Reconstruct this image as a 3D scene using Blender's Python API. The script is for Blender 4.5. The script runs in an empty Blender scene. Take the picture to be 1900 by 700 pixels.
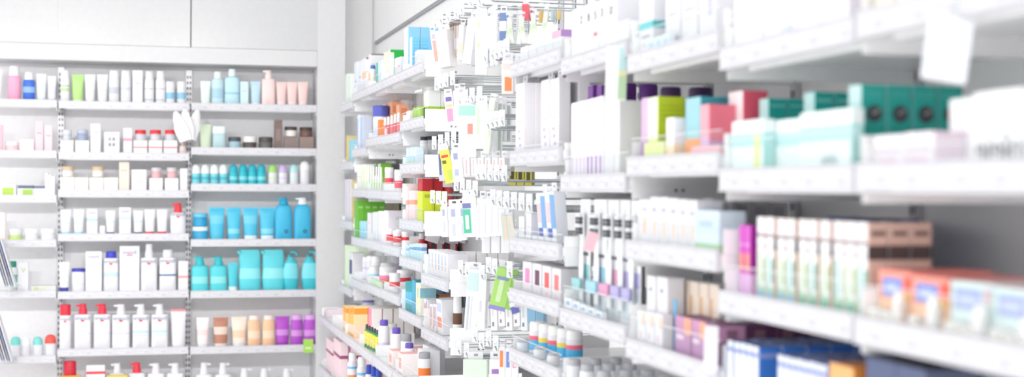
import bpy, bmesh, math, random
from mathutils import Vector, Matrix
random.seed(7)
SC = bpy.context.scene
COL = SC.collection

# ------------------------------------------------------------------ camera model
FPX = 2640.0; YAW = math.radians(14.16); ROLL = 0.005; HC = 1.45
CY, SY = math.cos(YAW), math.sin(YAW)
VYC = 350 + ROLL * 666
XF = 0.92            # front plane of the long gondola run
XW = 1.29           # its wall
YB = 7.40            # front plane of the rear rack

def derot(px, py):
    return px + ROLL * (py - 350), py - ROLL * (px - 950)
def on_x(px, py, X):
    """point of the plane x = X seen at a pixel"""
    x, y = derot(px, py); u = (x - 950) / FPX
    Y = X * (CY - u * SY) / (SY + u * CY)
    zc = SY * X + CY * Y
    return Y, HC + (VYC - y) * zc / FPX, zc
def on_y(px, py, Y):
    x, y = derot(px, py); u = (x - 950) / FPX
    X = Y * (SY + u * CY) / (CY - u * SY)
    zc = SY * X + CY * Y
    return X, HC + (VYC - y) * zc / FPX, zc

# ------------------------------------------------------------------ materials
MATS = {}
def lin(c):
    c /= 255.0
    return c / 12.92 if c <= 0.04045 else ((c + 0.055) / 1.055) ** 2.4
def rgb(h):
    h = h.lstrip('#')
    if len(h) == 3: h = ''.join(a * 2 for a in h)
    return tuple(lin(int(h[i:i + 2], 16)) for i in (0, 2, 4))
def mat(h, rough=0.45, metal=0.0, spec=0.4):
    k = (h, rough, metal)
    if k in MATS: return MATS[k]
    m = bpy.data.materials.new('surface_' + h.strip('#')); m.use_nodes = True
    nt = m.node_tree; b = nt.nodes['Principled BSDF']
    n = nt.nodes.new('ShaderNodeTexNoise'); n.inputs['Scale'].default_value = 35; n.inputs['Detail'].default_value = 1
    tc = nt.nodes.new('ShaderNodeTexCoord'); nt.links.new(tc.outputs['Object'], n.inputs['Vector'])
    mx = nt.nodes.new('ShaderNodeMix'); mx.data_type = 'RGBA'
    c = rgb(h)
    mx.inputs[6].default_value = (*[v * 0.96 for v in c], 1); mx.inputs[7].default_value = (*[min(1, v * 1.03) for v in c], 1)
    nt.links.new(n.outputs['Fac'], mx.inputs[0]); nt.links.new(mx.outputs[2], b.inputs['Base Color'])
    b.inputs['Roughness'].default_value = rough; b.inputs['Metallic'].default_value = metal
    b.inputs['Specular IOR Level'].default_value = spec
    MATS[k] = m
    return m
def clear(tint='#fdfefe', name='clear_plastic', amount=0.975):
    k = ('clear', tint, amount)
    if k in MATS: return MATS[k]
    m = bpy.data.materials.new(name); m.use_nodes = True; nt = m.node_tree
    for n in list(nt.nodes): nt.nodes.remove(n)
    o = nt.nodes.new('ShaderNodeOutputMaterial')
    t = nt.nodes.new('ShaderNodeBsdfTransparent'); t.inputs[0].default_value = (*rgb(tint), 1)
    d = nt.nodes.new('ShaderNodeBsdfDiffuse'); d.inputs[0].default_value = (*rgb('#f4f6f8'), 1)
    g = nt.nodes.new('ShaderNodeBsdfGlossy'); g.inputs['Roughness'].default_value = 0.12
    mx = nt.nodes.new('ShaderNodeMixShader'); mx.inputs[0].default_value = amount
    nt.links.new(d.outputs[0], mx.inputs[1]); nt.links.new(t.outputs[0], mx.inputs[2])
    m2 = nt.nodes.new('ShaderNodeMixShader'); m2.inputs[0].default_value = 0.025
    nt.links.new(mx.outputs[0], m2.inputs[1]); nt.links.new(g.outputs[0], m2.inputs[2])
    nt.links.new(m2.outputs[0], o.inputs[0])
    MATS[k] = m
    return m
def M(c):
    return c if not isinstance(c, str) else (clear() if c == 'clear' else mat(c))
WHITE = '#e5e5ea'

# ------------------------------------------------------------------ mesh helpers
class MB:
    """collects shapes of ONE part"""
    def __init__(s): s.bm = bmesh.new(); s.ms = []
    def mi(s, m):
        m = M(m)
        if m not in s.ms: s.ms.append(m)
        return s.ms.index(m)
    def face(s, vs, m, smooth=False):
        try: f = s.bm.faces.new(vs)
        except ValueError: return
        f.material_index = s.mi(m); f.smooth = smooth
    def box(s, x0, x1, y0, y1, z0, z1, m):
        v = [s.bm.verts.new((x, y, z)) for z in (z0, z1) for x, y in ((x0, y0), (x1, y0), (x1, y1), (x0, y1))]
        for q in ((3, 2, 1, 0), (4, 5, 6, 7), (0, 1, 5, 4), (1, 2, 6, 5), (2, 3, 7, 6), (3, 0, 4, 7)):
            s.face([v[i] for i in q], m)
    def quad(s, pts, m): s.face([s.bm.verts.new(p) for p in pts], m)
    def loft(s, secs, m=None, seg=20, off=(0, 0)):
        """secs: (z, rx, ry, power, material of the band that starts here[, dx, dy])"""
        rings = []
        for c in secs:
            z, rx, ry, n = c[:4]; dx, dy = (c[5], c[6]) if len(c) > 5 else (0, 0)
            r = []
            for i in range(seg):
                a = 2 * math.pi * (i + .5) / seg; ca, sa = math.cos(a), math.sin(a)
                r.append(s.bm.verts.new((off[0] + dx + rx * math.copysign(abs(ca) ** (2 / n), ca), off[1] + dy + ry * math.copysign(abs(sa) ** (2 / n), sa), z)))
            rings.append(r)
        for k in range(len(rings) - 1):
            mm = secs[k][4] or m
            for i in range(seg):
                j = (i + 1) % seg
                s.face([rings[k][i], rings[k][j], rings[k + 1][j], rings[k + 1][i]], mm, True)
        s.face(rings[0][::-1], secs[0][4] or m); s.face(rings[-1], secs[-1][4] or secs[-2][4] or m)
    def tube(s, pts, r, m, seg=8):
        pts = [Vector(p) for p in pts]; prev = None; rings = []
        for i, p in enumerate(pts):
            t = (pts[min(i + 1, len(pts) - 1)] - pts[max(i - 1, 0)]).normalized()
            up = Vector((0, 0, 1)) if abs(t.z) < .9 else Vector((1, 0, 0))
            a = t.cross(up).normalized(); b = a.cross(t)
            rings.append([s.bm.verts.new(p + r * (math.cos(2 * math.pi * k / seg) * a + math.sin(2 * math.pi * k / seg) * b)) for k in range(seg)])
        for k in range(len(rings) - 1):
            for i in range(seg):
                j = (i + 1) % seg
                s.face([rings[k][i], rings[k][j], rings[k + 1][j], rings[k + 1][i]], m, True)
        s.face(rings[0][::-1], m); s.face(rings[-1], m)
    def done(s, name):
        bmesh.ops.recalc_face_normals(s.bm, faces=s.bm.faces)
        me = bpy.data.meshes.new(name); s.bm.to_mesh(me); s.bm.free()
        for m in s.ms: me.materials.append(m)
        me.set_sharp_from_angle(angle=math.radians(42))
        return me

TEXT = {}
def text_mesh(t, size, m, mirror=True):
    k = (t, round(size, 4), m, mirror)
    if k in TEXT: return TEXT[k]
    cu = bpy.data.curves.new('t', 'FONT'); cu.body = t; cu.size = size; cu.align_x = 'CENTER'; cu.align_y = 'CENTER'; cu.extrude = 0.0003
    cu.resolution_u = 3
    o = bpy.data.objects.new('t', cu); COL.objects.link(o)
    me = bpy.data.meshes.new_from_object(o.evaluated_get(bpy.context.evaluated_depsgraph_get()))
    bpy.data.objects.remove(o); bpy.data.curves.remove(cu)
    me.transform(Matrix.Rotation(math.pi / 2, 4, 'X'))
    if mirror: me.transform(Matrix.Scale(-1, 4, (1, 0, 0))); me.flip_normals()
    me.name = 'lettering'; me.materials.clear(); me.materials.append(M(m))
    TEXT[k] = me
    return me

# ------------------------------------------------------------------ products; each returns [(part, mesh, offset, parent part)]
# local frame: width x, front -y, front face at y=0, depth to +y, base z=0
def carton(w, d, h, F=WHITE, S=None, T=None, bands=(), sbands=None, deco=(), sdeco=(), text=None):
    S = S or F; T = T or S; b = MB(); c = min(.0012, w * .06, d * .06)
    sb = bands if sbands is None else sbands
    zs = sorted({0, 1, *[q for x in (*bands, *sb) for q in x[:2]]})
    def colour(zm, bb, base):
        for z0, z1, m in bb:
            if z0 <= zm < z1: return m
        return base
    x = w / 2
    P = [(-x + c, 0), (x - c, 0), (x, c), (x, d - c), (x - c, d), (-x + c, d), (-x, d - c), (-x, c)]
    rings = [[b.bm.verts.new((px, py, z * h)) for px, py in P] for z in zs]
    for k in range(len(zs) - 1):
        zm = (zs[k] + zs[k + 1]) / 2
        for i in range(8):
            m = colour(zm, bands, F) if i in (0, 4, 7) else colour(zm, sb, S)
            j = (i + 1) % 8
            b.face([rings[k][i], rings[k][j], rings[k + 1][j], rings[k + 1][i]], m)
    b.face(rings[0][::-1], S); b.face(rings[-1], T)
    b.box(-x + .08 * w, x - .08 * w, .0006, d * .3, h - .0002, h + .0007, T)    # tucked top flap
    for i, (x0, x1, z0, z1, m) in enumerate(deco): b.box(-x + x0 * w, -x + x1 * w, -.0004 - .0003 * i, .0003, z0 * h, z1 * h, m)
    for i, (y0, y1, z0, z1, m) in enumerate(sdeco):
        b.box(x - .0003, x + .0004 + .0003 * i, y0 * d, y1 * d, z0 * h, z1 * h, m)
    out = [('body', b.done('carton'), (0, 0, 0), None)]
    if text:
        t, size, m, zf = text[:4]
        out.append(('lettering', text_mesh(t, size, m, text[4] if len(text) > 4 else True), ((text[5] if len(text) > 5 else 0) * w, -.0022, zf * h), 'body'))
    return out
def logo(w, h, z, size=None):
    """grey lettering over a small red arc"""
    b = MB(); n = 8; ww = w * .22
    top = [b.bm.verts.new((-ww / 2 + ww * i / n, -.0012, 0)) for i in range(n + 1)]
    bot = [b.bm.verts.new((-ww / 2 + ww * i / n, -.0012, -.004 - .0055 * math.sin(math.pi * i / n))) for i in range(n + 1)]
    for i in range(n): b.face([top[i], top[i + 1], bot[i + 1], bot[i]], '#e8464e')
    return [('lettering', text_mesh('Eucerin', size or w * .3, '#7e88a8'), (0, -.0016, z + .006), 'body'),
            ('logo', b.done('logo'), (0, 0, z - .002), 'body')]
def bottle(w, d, h, body=WHITE, cap=WHITE, cf=.16, cw=.5, n=2, sh=.1, bands=(), mark=False, neck=None, ndome=False):
    rx, ry = w / 2, d / 2; hb = h * (1 - cf); s0 = hb - sh * h
    def at(z): 
        for z0, z1, m in bands:
            if z0 * h <= z < z1 * h: return m
        return body
    zs = sorted({h * .012, s0, *[q * h for x in bands for q in x[:2] if h * .012 < q * h < s0]})
    secs = [(0, rx * .93, ry * .93, n, body)] + [(z, rx, ry, n, at(z + 1e-5)) for z in zs]
    for k in (.35, .65, .85, 1):
        f = math.cos(k * math.pi / 2); rr = cw * 1.02
        secs.append((s0 + (hb - s0) * math.sin(k * math.pi / 2), rx * (rr + (1 - rr) * f), ry * max(rr + (1 - rr) * f, .2), n if k < .6 else 2, neck or body))
    b = MB(); b.loft(secs, body)
    c = MB(); q = cw * rx; qy = min(q, ry * .95)
    cs = [(hb, q * .97, qy * .97, 2, cap), (hb + .004, q, qy, 2, cap), (h - .004, q * .97, qy * .97, 2, cap), (h, q * .86, qy * .86, 2, cap)]
    if ndome: cs = [(hb, q, qy, 2, cap), (hb + (h - hb) * .45, q * .98, qy * .98, 2, cap), (hb + (h - hb) * .75, q * .85, qy * .85, 2, cap), (hb + (h - hb) * .93, q * .55, qy * .55, 2, cap), (h, q * .2, qy * .2, 2, cap)]
    c.loft(cs, cap)
    off = (0, ry, 0)
    out = [('body', b.done('bottle'), off, None), ('cap', c.done('cap'), off, None)]
    if mark: out += [(p, m, (o[0], o[1] - 0, o[2]), None) for p, m, o, _ in logo(w, h, hb * .86)]
    return out
def pump(w, d, h, body=WHITE, cap=WHITE, cf=.2, n=4, sh=.04, bands=(), mark=False, side=-1):
    o = bottle(w, d, h * (1 - cf) + .004, body, cap, cf=.01, cw=.3, n=n, sh=sh, bands=bands)
    out = [o[0]]; hb = h * (1 - cf); hh = h - hb; r = w * .22
    c = MB()
    c.loft([(hb, r * 1.25, min(r * 1.25, d * .48), 2, cap), (hb + hh * .35, r * 1.15, min(r * 1.15, d * .46), 2, cap), (hb + hh * .62, r * .95, r * .8, 2, cap), (h - .002, r * .9, r * .7, 3, cap), (h, r * .75, r * .6, 3, cap)], cap)
    x0, x1 = sorted((0, side * w * .42)); zt = h - .001
    v = [c.bm.verts.new(p) for p in ((0, -.005, zt - hh * .3), (0, .005, zt - hh * .3), (0, .005, zt), (0, -.005, zt),
         (side * w * .42, -.0035, zt - hh * .22), (side * w * .42, .0035, zt - hh * .22), (side * w * .40, .0035, zt - hh * .05), (side * w * .40, -.0035, zt - hh * .05))]
    for q in ((0, 1, 2, 3), (7, 6, 5, 4), (0, 4, 5, 1), (1, 5, 6, 2), (2, 6, 7, 3), (3, 7, 4, 0)): c.face([v[i] for i in q], cap)
    out.append(('pump_head', c.done('pump_head'), (0, d / 2, 0), None))
    if mark: out += [(p, m, o2, None) for p, m, o2, _ in logo(w, h, hb * .86)]
    return out
def tube(w, d, h, body=WHITE, cap=WHITE, cf=.12, bands=(), crimp=None):
    b = MB(); rx, ry = w / 2, d / 2; hb = h * cf
    def at(f):
        for z0, z1, m in bands:
            if z0 <= f < z1: return m
        return body
    fs = sorted({cf, .2, .35, .5, .65, .8, .93, *[q for x in bands for q in x[:2] if q > cf]})
    secs = []
    for f in fs:
        k = (f - cf) / (1 - cf); secs.append((f * h, rx * (.86 + .14 * k), max(ry * (1 - k) ** .8, .0016), 2.2, at(f + 1e-4)))
    secs.append((h * .935 + .0005, rx, .0015, 3, crimp or at(.95))); secs.append((h, rx, .0013, 3, crimp or at(.99)))
    b.loft(secs, body)
    c = MB(); c.loft([(0, rx * .76, ry * .86, 2.2, cap), (.003, rx * .8, ry * .92, 2.2, cap), (hb, rx * .84, ry * .96, 2.2, cap)], cap)
    off = (0, ry, 0)
    return [('body', b.done('tube'), off, None), ('cap', c.done('cap'), off, None)]
def jar(w, d, h, body=WHITE, lid='#ddd', lf=.38, bands=(), n=2):
    rx, ry = w / 2, d / 2; hb = h * (1 - lf); b = MB()
    def at(f):
        for z0, z1, m in bands:
            if z0 <= f < z1: return m
        return body
    zs = sorted({.05, .9, *[q for x in bands for q in x[:2] if .05 < q < .9]})
    b.loft([(0, rx * .9, ry * .9, n, body)] + [(z * hb, rx * .97, ry * .97, n, at(z + 1e-4)) for z in zs] + [(hb, rx * .9, ry * .9, n, body)], body)
    c = MB(); c.loft([(hb, rx, ry, n, lid), (hb + .002, rx, ry, n, lid), (h - .003, rx, ry, n, lid), (h, rx * .92, ry * .92, n, lid)], lid)
    off = (0, ry, 0)
    return [('body', b.done('jar'), off, None), ('lid', c.done('lid'), off, None)]
def pouch(w, d, h, body='#3cc', bands=()):
    b = MB(); rx, ry = w / 2, d / 2
    S = [(0, rx * .86, ry * .9, 3, bands[0] if bands else body), (h * .04, rx * .95, ry, 3, None), (h * .3, rx, ry * .95, 2.6, bands[1] if bands else body), (h * .55, rx * .94, ry * .7, 2.4, body),
         (h * .75, rx * .96, ry * .4, 2.4, body), (h * .9, rx * .9, ry * .14, 3, body), (h * .97, rx * .84, .002, 4, body), (h, rx * .8, .0015, 4, body)]
    b.loft(S, body)
    c = MB(); c.loft([(0, .009, .009, 2, body), (.014, .009, .009, 2, body), (.02, .006, .006, 2, body)], body)
    me = c.done('spout'); me.transform(Matrix.Rotation(-.7, 4, 'Y'))
    off = (0, ry, 0)
    return [('body', b.done('pouch'), off, None), ('spout', me, (-rx * .82, ry, h * .9), None)]
def hookbottle(w, d, h, body='#4cc', cap='#9de'):
    """a shower bottle whose top curls over into a hanging hook"""
    b = MB(); rx, ry = w / 2, d / 2
    b.loft([(0, rx * .7, ry * .8, 2.2, body), (h * .03, rx * .82, ry * .95, 2.2, body), (h * .3, rx, ry, 2.2, '#7edce6'), (h * .52, rx * .97, ry * .95, 2.2, '#7edce6'), (h * .68, rx * .8, ry * .8, 2.2, body), (h * .78, rx * .5, ry * .6, 2, body), (h * .83, rx * .34, ry * .45, 2, body)], body)
    c = MB(); pts = [(-rx * .1, 0, h * .8), (-rx * .3, 0, h * .88), (-rx * .1, 0, h * .95), (rx * .3, 0, h * .965), (rx * .65, 0, h * .93), (rx * .8, 0, h * .88)]
    c.tube(pts, ry * .3, body, 10)
    off = (0, ry, 0)
    return [('body', b.done('bottle'), off, None), ('hook', c.done('hook'), off, None)]
def deo(w, d, h, body=WHITE, cap='#3cc', cf=.4, bands=()):
    return bottle(w, d, h, body, cap, cf=cf, cw=.98, n=2, sh=.02, bands=bands, ndome=True)
def hangpack(w, d, h, F=WHITE, S=None, bands=(), deco=(), sdeco=(), sbands=None, tab=WHITE):
    """a boxed or carded product with a punched hang tab"""
    o = carton(w, d, h, F, S, bands=bands, deco=deco, sdeco=sdeco, sbands=sbands)
    b = MB(); t = min(.022, w * .45)
    for x0, x1, z0, z1 in ((-t, -.006, 0, .022), (.006, t, 0, .022), (-.006, .006, 0, .009), (-.006, .006, .016, .022)):
        b.box(x0, x1, d / 2 - .0005, d / 2 + .0005, h + z0, h + z1, tab)
    return [o[0], ('hang_tab', b.done('hang_tab'), (0, 0, 0), None)]
def bag(w, d, h, body='clear', fill='#9c2', ff=.45):
    """clear bag with coloured contents"""
    b = MB(); b.loft([(0, w * .46, d * .45, 3, body), (h * .05, w / 2, d / 2, 3, body), (h * .6, w / 2, d * .45, 3, body), (h * .9, w * .49, d * .12, 4, body), (h, w * .49, .001, 4, body)], body)
    c = MB(); c.loft([(h * .02, w * .42, d * .4, 3, fill), (h * .06, w * .46, d * .43, 3, fill), (h * ff, w * .46, d * .4, 3, fill)], fill)
    hd = MB(); hd.box(-w * .5, w * .5, -.001, .001, h * .93, h * 1.0, '#f0f0f0')
    off = (0, d / 2, 0)
    return [('body', b.done('bag'), off, None), ('contents', c.done('contents'), off, None), ('header', hd.done('header'), off, None)]
def brushpack(w, d, h, tint='#48b', label='#5b8'):
    """toothbrush blister: printed card, clear blister, brush with striped bristles"""
    b = MB(); b.box(-w / 2, w / 2, d * .8, d * .8 + .001, 0, h, '#f3f3f5'); b.box(-w / 2 + .002, w / 2 - .002, d * .8 - .0006, d * .8, h * .02, h * .3, '#dfe6ec')
    b.box(-w * .4, w * .4, d * .8 - .0012, d * .8 - .0004, h * .3, h * .42, tint); b.box(-w * .32, w * .32, d * .8 - .0012, d * .8 - .0004, h * .5, h * .53, '#556')
    c = MB(); c.loft([(h * .05, w * .34, d * .35, 3, None), (h * .08, w * .4, d * .42, 3, None), (h * .9, w * .4, d * .42, 3, None), (h * .93, w * .34, d * .35, 3, None)], 'clear', off=(0, d * .4))
    br = MB(); br.loft([(h * .1, w * .13, d * .14, 2, None), (h * .4, w * .17, d * .17, 2, None), (h * .58, w * .1, d * .1, 2, None), (h * .66, w * .08, d * .08, 2, None), (h * .68, w * .22, d * .1, 3, None), (h * .88, w * .22, d * .1, 3, None)], '#f4f4f6', off=(0, d * .5))
    bs = MB()
    for i in range(6):
        z = h * (.69 + .031 * i); bs.box(-w * .2, w * .2, d * .14, d * .42, z, z + h * .026, '#3a3d48' if i % 3 < 2 else '#e8e8ec')
    k = MB(); k.loft([(h * .2, w * .36, d * .18, 3, None), (h * .24, w * .4, d * .2, 3, None), (h * .3, w * .4, d * .2, 3, None)], label, off=(0, d * .1))
    return [('card', b.done('card'), (0, 0, 0), None), ('blister', c.done('blister'), (0, 0, 0), None), ('brush', br.done('brush'), (0, 0, 0), None), ('bristles', bs.done('bristles'), (0, 0, 0), 'brush'), ('grip', k.done('grip'), (0, 0, 0), 'brush')]

BUILD = dict(carton=carton, bottle=bottle, pump_bottle=pump, squeeze_tube=tube, jar=jar, refill_pouch=pouch, shower_bottle=hookbottle,
             deodorant_stick=deo, hanging_pack=hangpack, clear_bag=bag, toothbrush_pack=brushpack)
CAT = dict(carton='box', bottle='bottle', pump_bottle='bottle', squeeze_tube='tube', jar='jar', refill_pouch='pouch', shower_bottle='bottle',
           deodorant_stick='deodorant', hanging_pack='pack', clear_bag='bag', toothbrush_pack='toothbrush')
CACHE = {}
ITEMS = []           # (root, desc, place, order)
def tag(o, label, cat, group=None):
    o['label'] = label; o['category'] = cat
    if group: o['group'] = group
    return o
def new(name, data, parent=None, loc=(0, 0, 0)):
    o = bpy.data.objects.new(name, data); COL.objects.link(o); o.location = loc
    if parent: o.parent = parent
    return o
def struct(name, mb):
    o = new(name, mb.done(name)); o['kind'] = 'structure'; return o
def item(kind, w, d, h, loc, rot, desc, place, order, name=None, cat=None, **kw):
    """place one product; equal products share their mesh data"""
    key = (kind, round(w, 3), round(d, 3), round(h, 3), repr(sorted(kw.items())))
    if key not in CACHE: CACHE[key] = BUILD[kind](round(w, 3), round(d, 3), round(h, 3), **kw)
    parts = CACHE[key]; nm = name or kind
    if nm == 'carton':
        nm = 'stock_box' if 'toothpaste' in desc or 'file' in desc else 'cosmetic_box' if 'rack' in place else 'medicine_box' if any(b in place for b in ('first gond', 'second gond', 'third gond', 'fourth gond', 'fifth gond', 'sixth gond')) else 'carton'  # named by shelf zone, not contents; files and toothpaste share one name
    if len(parts) == 1:
        root = new(nm, parts[0][1], None, loc)
    else:
        root = new(nm, None, None, loc); made = {}
        for p, me, off, par in parts:
            o = new(p, me, made.get(par, root), off); made[p] = o
            if par: o.location = Vector(off) - Vector(made[par].location)
    root.rotation_euler = rot if not isinstance(rot, (int, float)) else (0, 0, rot)
    ITEMS.append((root, desc, place, order, cat or CAT[kind]))
    return root
ORD = 'first second third fourth fifth sixth seventh eighth ninth tenth eleventh twelfth thirteenth fourteenth fifteenth sixteenth seventeenth eighteenth nineteenth twentieth'.split()
def write_labels():
    by = {}
    for it in ITEMS: by.setdefault((it[1], it[2]), []).append(it)
    for (desc, place), v in by.items():
        v.sort(key=lambda t: t[3])
        for i, (root, _, _, _, cat) in enumerate(v):
            lab = f"{desc}, {ORD[i]} from rear corner, {place}" if len(v) > 1 else f"{desc}, {place}"
            n = len(lab.replace(',', '').split())
            if n > 16 or n < 4: print('LABEL LENGTH', n, lab)
            tag(root, lab, cat, f"{desc}, {place}" if len(v) > 1 else None)
EXPOSURE, WORLD, PANEL, SPOT, GSPOT = 0.38, 1.42, 0.12, 3.2, 0
# ------------------------------------------------------------------ camera, world, light
cam = bpy.data.cameras.new('camera'); cam_o = bpy.data.objects.new('camera', cam); COL.objects.link(cam_o)
fwd = Vector((SY, CY, 0)); R0 = Vector((CY, -SY, 0)); U0 = Vector((0, 0, 1))
right = R0 * math.cos(ROLL) + U0 * math.sin(ROLL); up = U0 * math.cos(ROLL) - R0 * math.sin(ROLL)
cam_o.matrix_world = Matrix.Translation((0, 0, HC)) @ Matrix((right, up, -fwd)).transposed().to_4x4()
cam.sensor_width = 36; cam.lens = FPX / 1900 * 36; cam.shift_y = (VYC - 350) / 1900
cam.clip_start = 0.05; cam.clip_end = 100
cam.dof.use_dof = True; cam.dof.focus_distance = 4.7; cam.dof.aperture_fstop = 2.6
SC.camera = cam_o
SC.view_settings.view_transform = 'Standard'; SC.view_settings.look = 'None'
SC.view_settings.exposure = EXPOSURE; SC.view_settings.gamma = 1; SC.view_settings.use_curve_mapping = False
SC.cycles.use_denoising = True; SC.cycles.max_bounces = 10; SC.cycles.transparent_max_bounces = 24; SC.cycles.sample_clamp_indirect = 8
w = bpy.data.worlds.new('daylight'); SC.world = w; w.use_nodes = True
bg = w.node_tree.nodes['Background']; bg.inputs[0].default_value = (1, .995, .99, 1); bg.inputs[1].default_value = WORLD

XFAR = 1.14; YSTEP = on_x(784, 352, XF)[0] - .004
# ------------------------------------------------------------------ room shell
CEIL = 3.4; YBW = 7.8
def bx(name, *a):
    b = MB(); b.box(*a); return struct(name, b)
mw = mat('#fafafb', .55); mglossy = mat('#c9cacc', .25)
FRONT = -0.8
bx('floor', -2.2, XW + .12, FRONT, YBW + .12, -.1, 0, mat('#f2f1ef', .3))
bx('ceiling', -2.2, XW + .12, FRONT, YBW + .12, CEIL, CEIL + .1, mw)
FRONT = -0.8
bx('wall_right', XW, XW + .1, FRONT, YBW, 0, CEIL, mw)
bx('wall_back', -2.2, XW + .1, YBW, YBW + .1, 0, CEIL, mw)
# fascia above the gondola and the grey strip that paints the gap's shadow under it
bx('wall_right_far_panel', XFAR, XW - .0005, YSTEP, YBW - .0005, 0, CEIL - .0005, mat('#e9e9ea', .5))
bx('wall_back_return', on_y(640, 200, YB)[0] + .0005, XFAR - .0005, 7.6, YBW - .0005, 0, CEIL - .0005, mw)
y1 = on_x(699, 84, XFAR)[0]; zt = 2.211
bx('gap_shadow_strip', XFAR - .012, XFAR - .001, YSTEP, y1, zt + .004, zt + .0155, mat('#98989e', .5))
b = MB(); yy = [YSTEP, 6.25, 6.98, y1]
for a, c in zip(yy, yy[1:]): b.box(XFAR - .016, XFAR - .001, a + .002, c - .002, zt + .016, CEIL - .001, mat('#e6e6e7', .3))
struct('trim_2', b)
# added ceiling lights, unseen: luminous panels in white frames to brighten the aisle
em = bpy.data.materials.new('lit_diffuser'); em.use_nodes = True
pb = em.node_tree.nodes['Principled BSDF']; pb.inputs['Base Color'].default_value = (.9, .9, .9, 1)
pb.inputs['Emission Color'].default_value = (1, .985, .97, 1); pb.inputs['Emission Strength'].default_value = PANEL
lights = []
proto = None
for ly in [-.1 + 1.25 * k for k in range(6)]:
    for lx in (-1.4, .3):
        if proto is None:
            proto = new('added_ceiling_light', None); f = MB()
            for q in ((-.78, .78, -.58, -.55), (-.78, .78, .55, .58), (-.78, -.75, -.55, .55), (.75, .78, -.55, .55)): f.box(*q, -.03, -.001, mat('#f0f0f0'))
            d_ = MB(); d_.box(-.75, .75, -.55, .55, -.024, -.012, em)
            kids = [new('frame', f.done('frame'), proto), new('diffuser', d_.done('diffuser'), proto)]; o = proto
        else:
            o = proto.copy(); COL.objects.link(o)
            for k in kids: c = k.copy(); COL.objects.link(c); c.parent = o
        o.location = (lx, ly, CEIL)
        tag(o, 'added flat white luminous ceiling panel in a thin frame above the aisle', 'added ceiling light', 'added ceiling panels above the aisle')

# added fill spotlights, out of view, to brighten the rear rack's interior
hs = MB(); hs.loft([(0, .06, .06, 2, None), (.02, .07, .07, 2, None), (.16, .07, .07, 2, None), (.19, .05, .05, 2, None)], '#f2f2f2', 16); hs = hs.done('housing')
sm = MB(); sm.tube([(0, 0, 0), (0, 0, CEIL - 2.42)], .008, '#e8e8e8'); sm = sm.done('stem')
for i, (sx, sy, tx, ty, tz, en) in enumerate([(lx, 2.9, lx * .35 + lx - .1 - lx, YB, .95, SPOT) for lx in (-1.5, -.6, .3)] + [(-1.75, yy_, 1.05, yy_ + .35, 1.25, GSPOT) for yy_ in ()]):
    t = new('added_spotlight', None, None, (sx, sy, 2.42)); new('stem', sm, t)
    d_ = Vector((tx, ty, tz)) - Vector((sx, sy, 2.42)); q = d_.to_track_quat('-Z', 'Y')
    o = new('housing', hs, t); o.rotation_euler = q.to_euler()
    L_ = bpy.data.lights.new('added_fill_beam', 'AREA'); L_.shape = 'DISK'; L_.size = .1; L_.energy = en; L_.spread = math.radians(75); L_.color = (1, .98, .97)
    lo = new('added_fill_beam', L_, t); lo.rotation_euler = q.to_euler(); lo.location = d_.normalized() * .012
    tag(t, 'white fill spotlight added to brighten the rear rack' if i < 3 else 'white ceiling spotlight aimed at the long gondola', 'spotlight', 'added fill spotlights aimed at the rear rack' if i < 3 else 'spotlights aimed at the gondola')
# ------------------------------------------------------------------ shelves
RAIL = .038
mrail = mat('#d2d2d8', .35); mboard = mat('#f8f8fa', .25); mtag = mat('#d7d7dc', .4); mink = mat('#c8c8d0', .5); mbracket = mat('#f2f2f4', .4)
SHELF = {}
def shelf_parts(L, D, acrylic, key, tags=6, bracket=True, rail=RAIL):
    """local frame: width x, front at y=0, board top at z=0"""
    b = MB(); b.box(-L / 2, L / 2, .004, D, -.02, 0, mboard); b.box(-L / 2 + .03, L / 2 - .03, .035, .06, -.032, -.02, mboard)
    for s in (-1, 1): b.box(s * L / 2 - .0008 - (.0012 if s > 0 else 0), s * L / 2 + .0008 - (.0 if s > 0 else -.0012), .01, D, -.045, -.001, mbracket)
    if bracket:
        for yy in (.1, .115): 
            for s in (-1, 1): b.box(s * L / 2 - .0016, s * L / 2 + .0016, yy, yy + .006, -.03, -.024, '#77777c')
    r = MB(); r.box(-L / 2, L / 2, -.004, .003, -.03, rail - .03, mrail); r.box(-L / 2, L / 2, -.006, -.004, -.03, -.027, mrail); r.box(-L / 2, L / 2, -.006, -.004, rail - .033, rail - .03, mrail)
    t = MB(); rnd = random.Random(key)
    t.box(-L / 2 + .004, L / 2 - .004, -.0047, -.0041, -.0255, rail - .0355, mrail)
    for i in range(tags):
        x = -L / 2 + L * (i + .5) / tags + rnd.uniform(-.01, .01); ww = L / tags * .36
        t.box(x - ww, x + ww, -.0052, -.0042, -.025, rail - .036, mtag)
        t.box(x - ww * .8, x - ww * .1, -.0056, -.0050, -.012, -.008, mink); t.box(x + ww * .1, x + ww * .8, -.0056, -.0050, -.02, -.01, mink)
    sides = []
    if acrylic:
        for s_ in (-1, 1):
            sb = MB(); sb.box(s_ * (L / 2 - .0012) - .0008, s_ * (L / 2 - .0012) + .0008, .008, D * .75, .0004, acrylic * .85, mat('#fcfcfd', .35)); sides.append(('side_panel', sb.done('side_panel')))
    out = sides + [('board', b.done('board')), ('price_rail', r.done('price_rail')), ('price_print', t.done('price_print'))]
    if acrylic:
        a = MB(); a.box(-L / 2 + .004, L / 2 - .004, .0035, .0055, -.0, acrylic, clear()); a.box(-L / 2 + .004, L / 2 - .004, .0033, .0057, acrylic - .0015, acrylic, clear('#ffffff', 'clear_edge', .35))
        out.append(('clear_front', a.done('clear_front')))
    return out
SCACHE = {}
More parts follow.
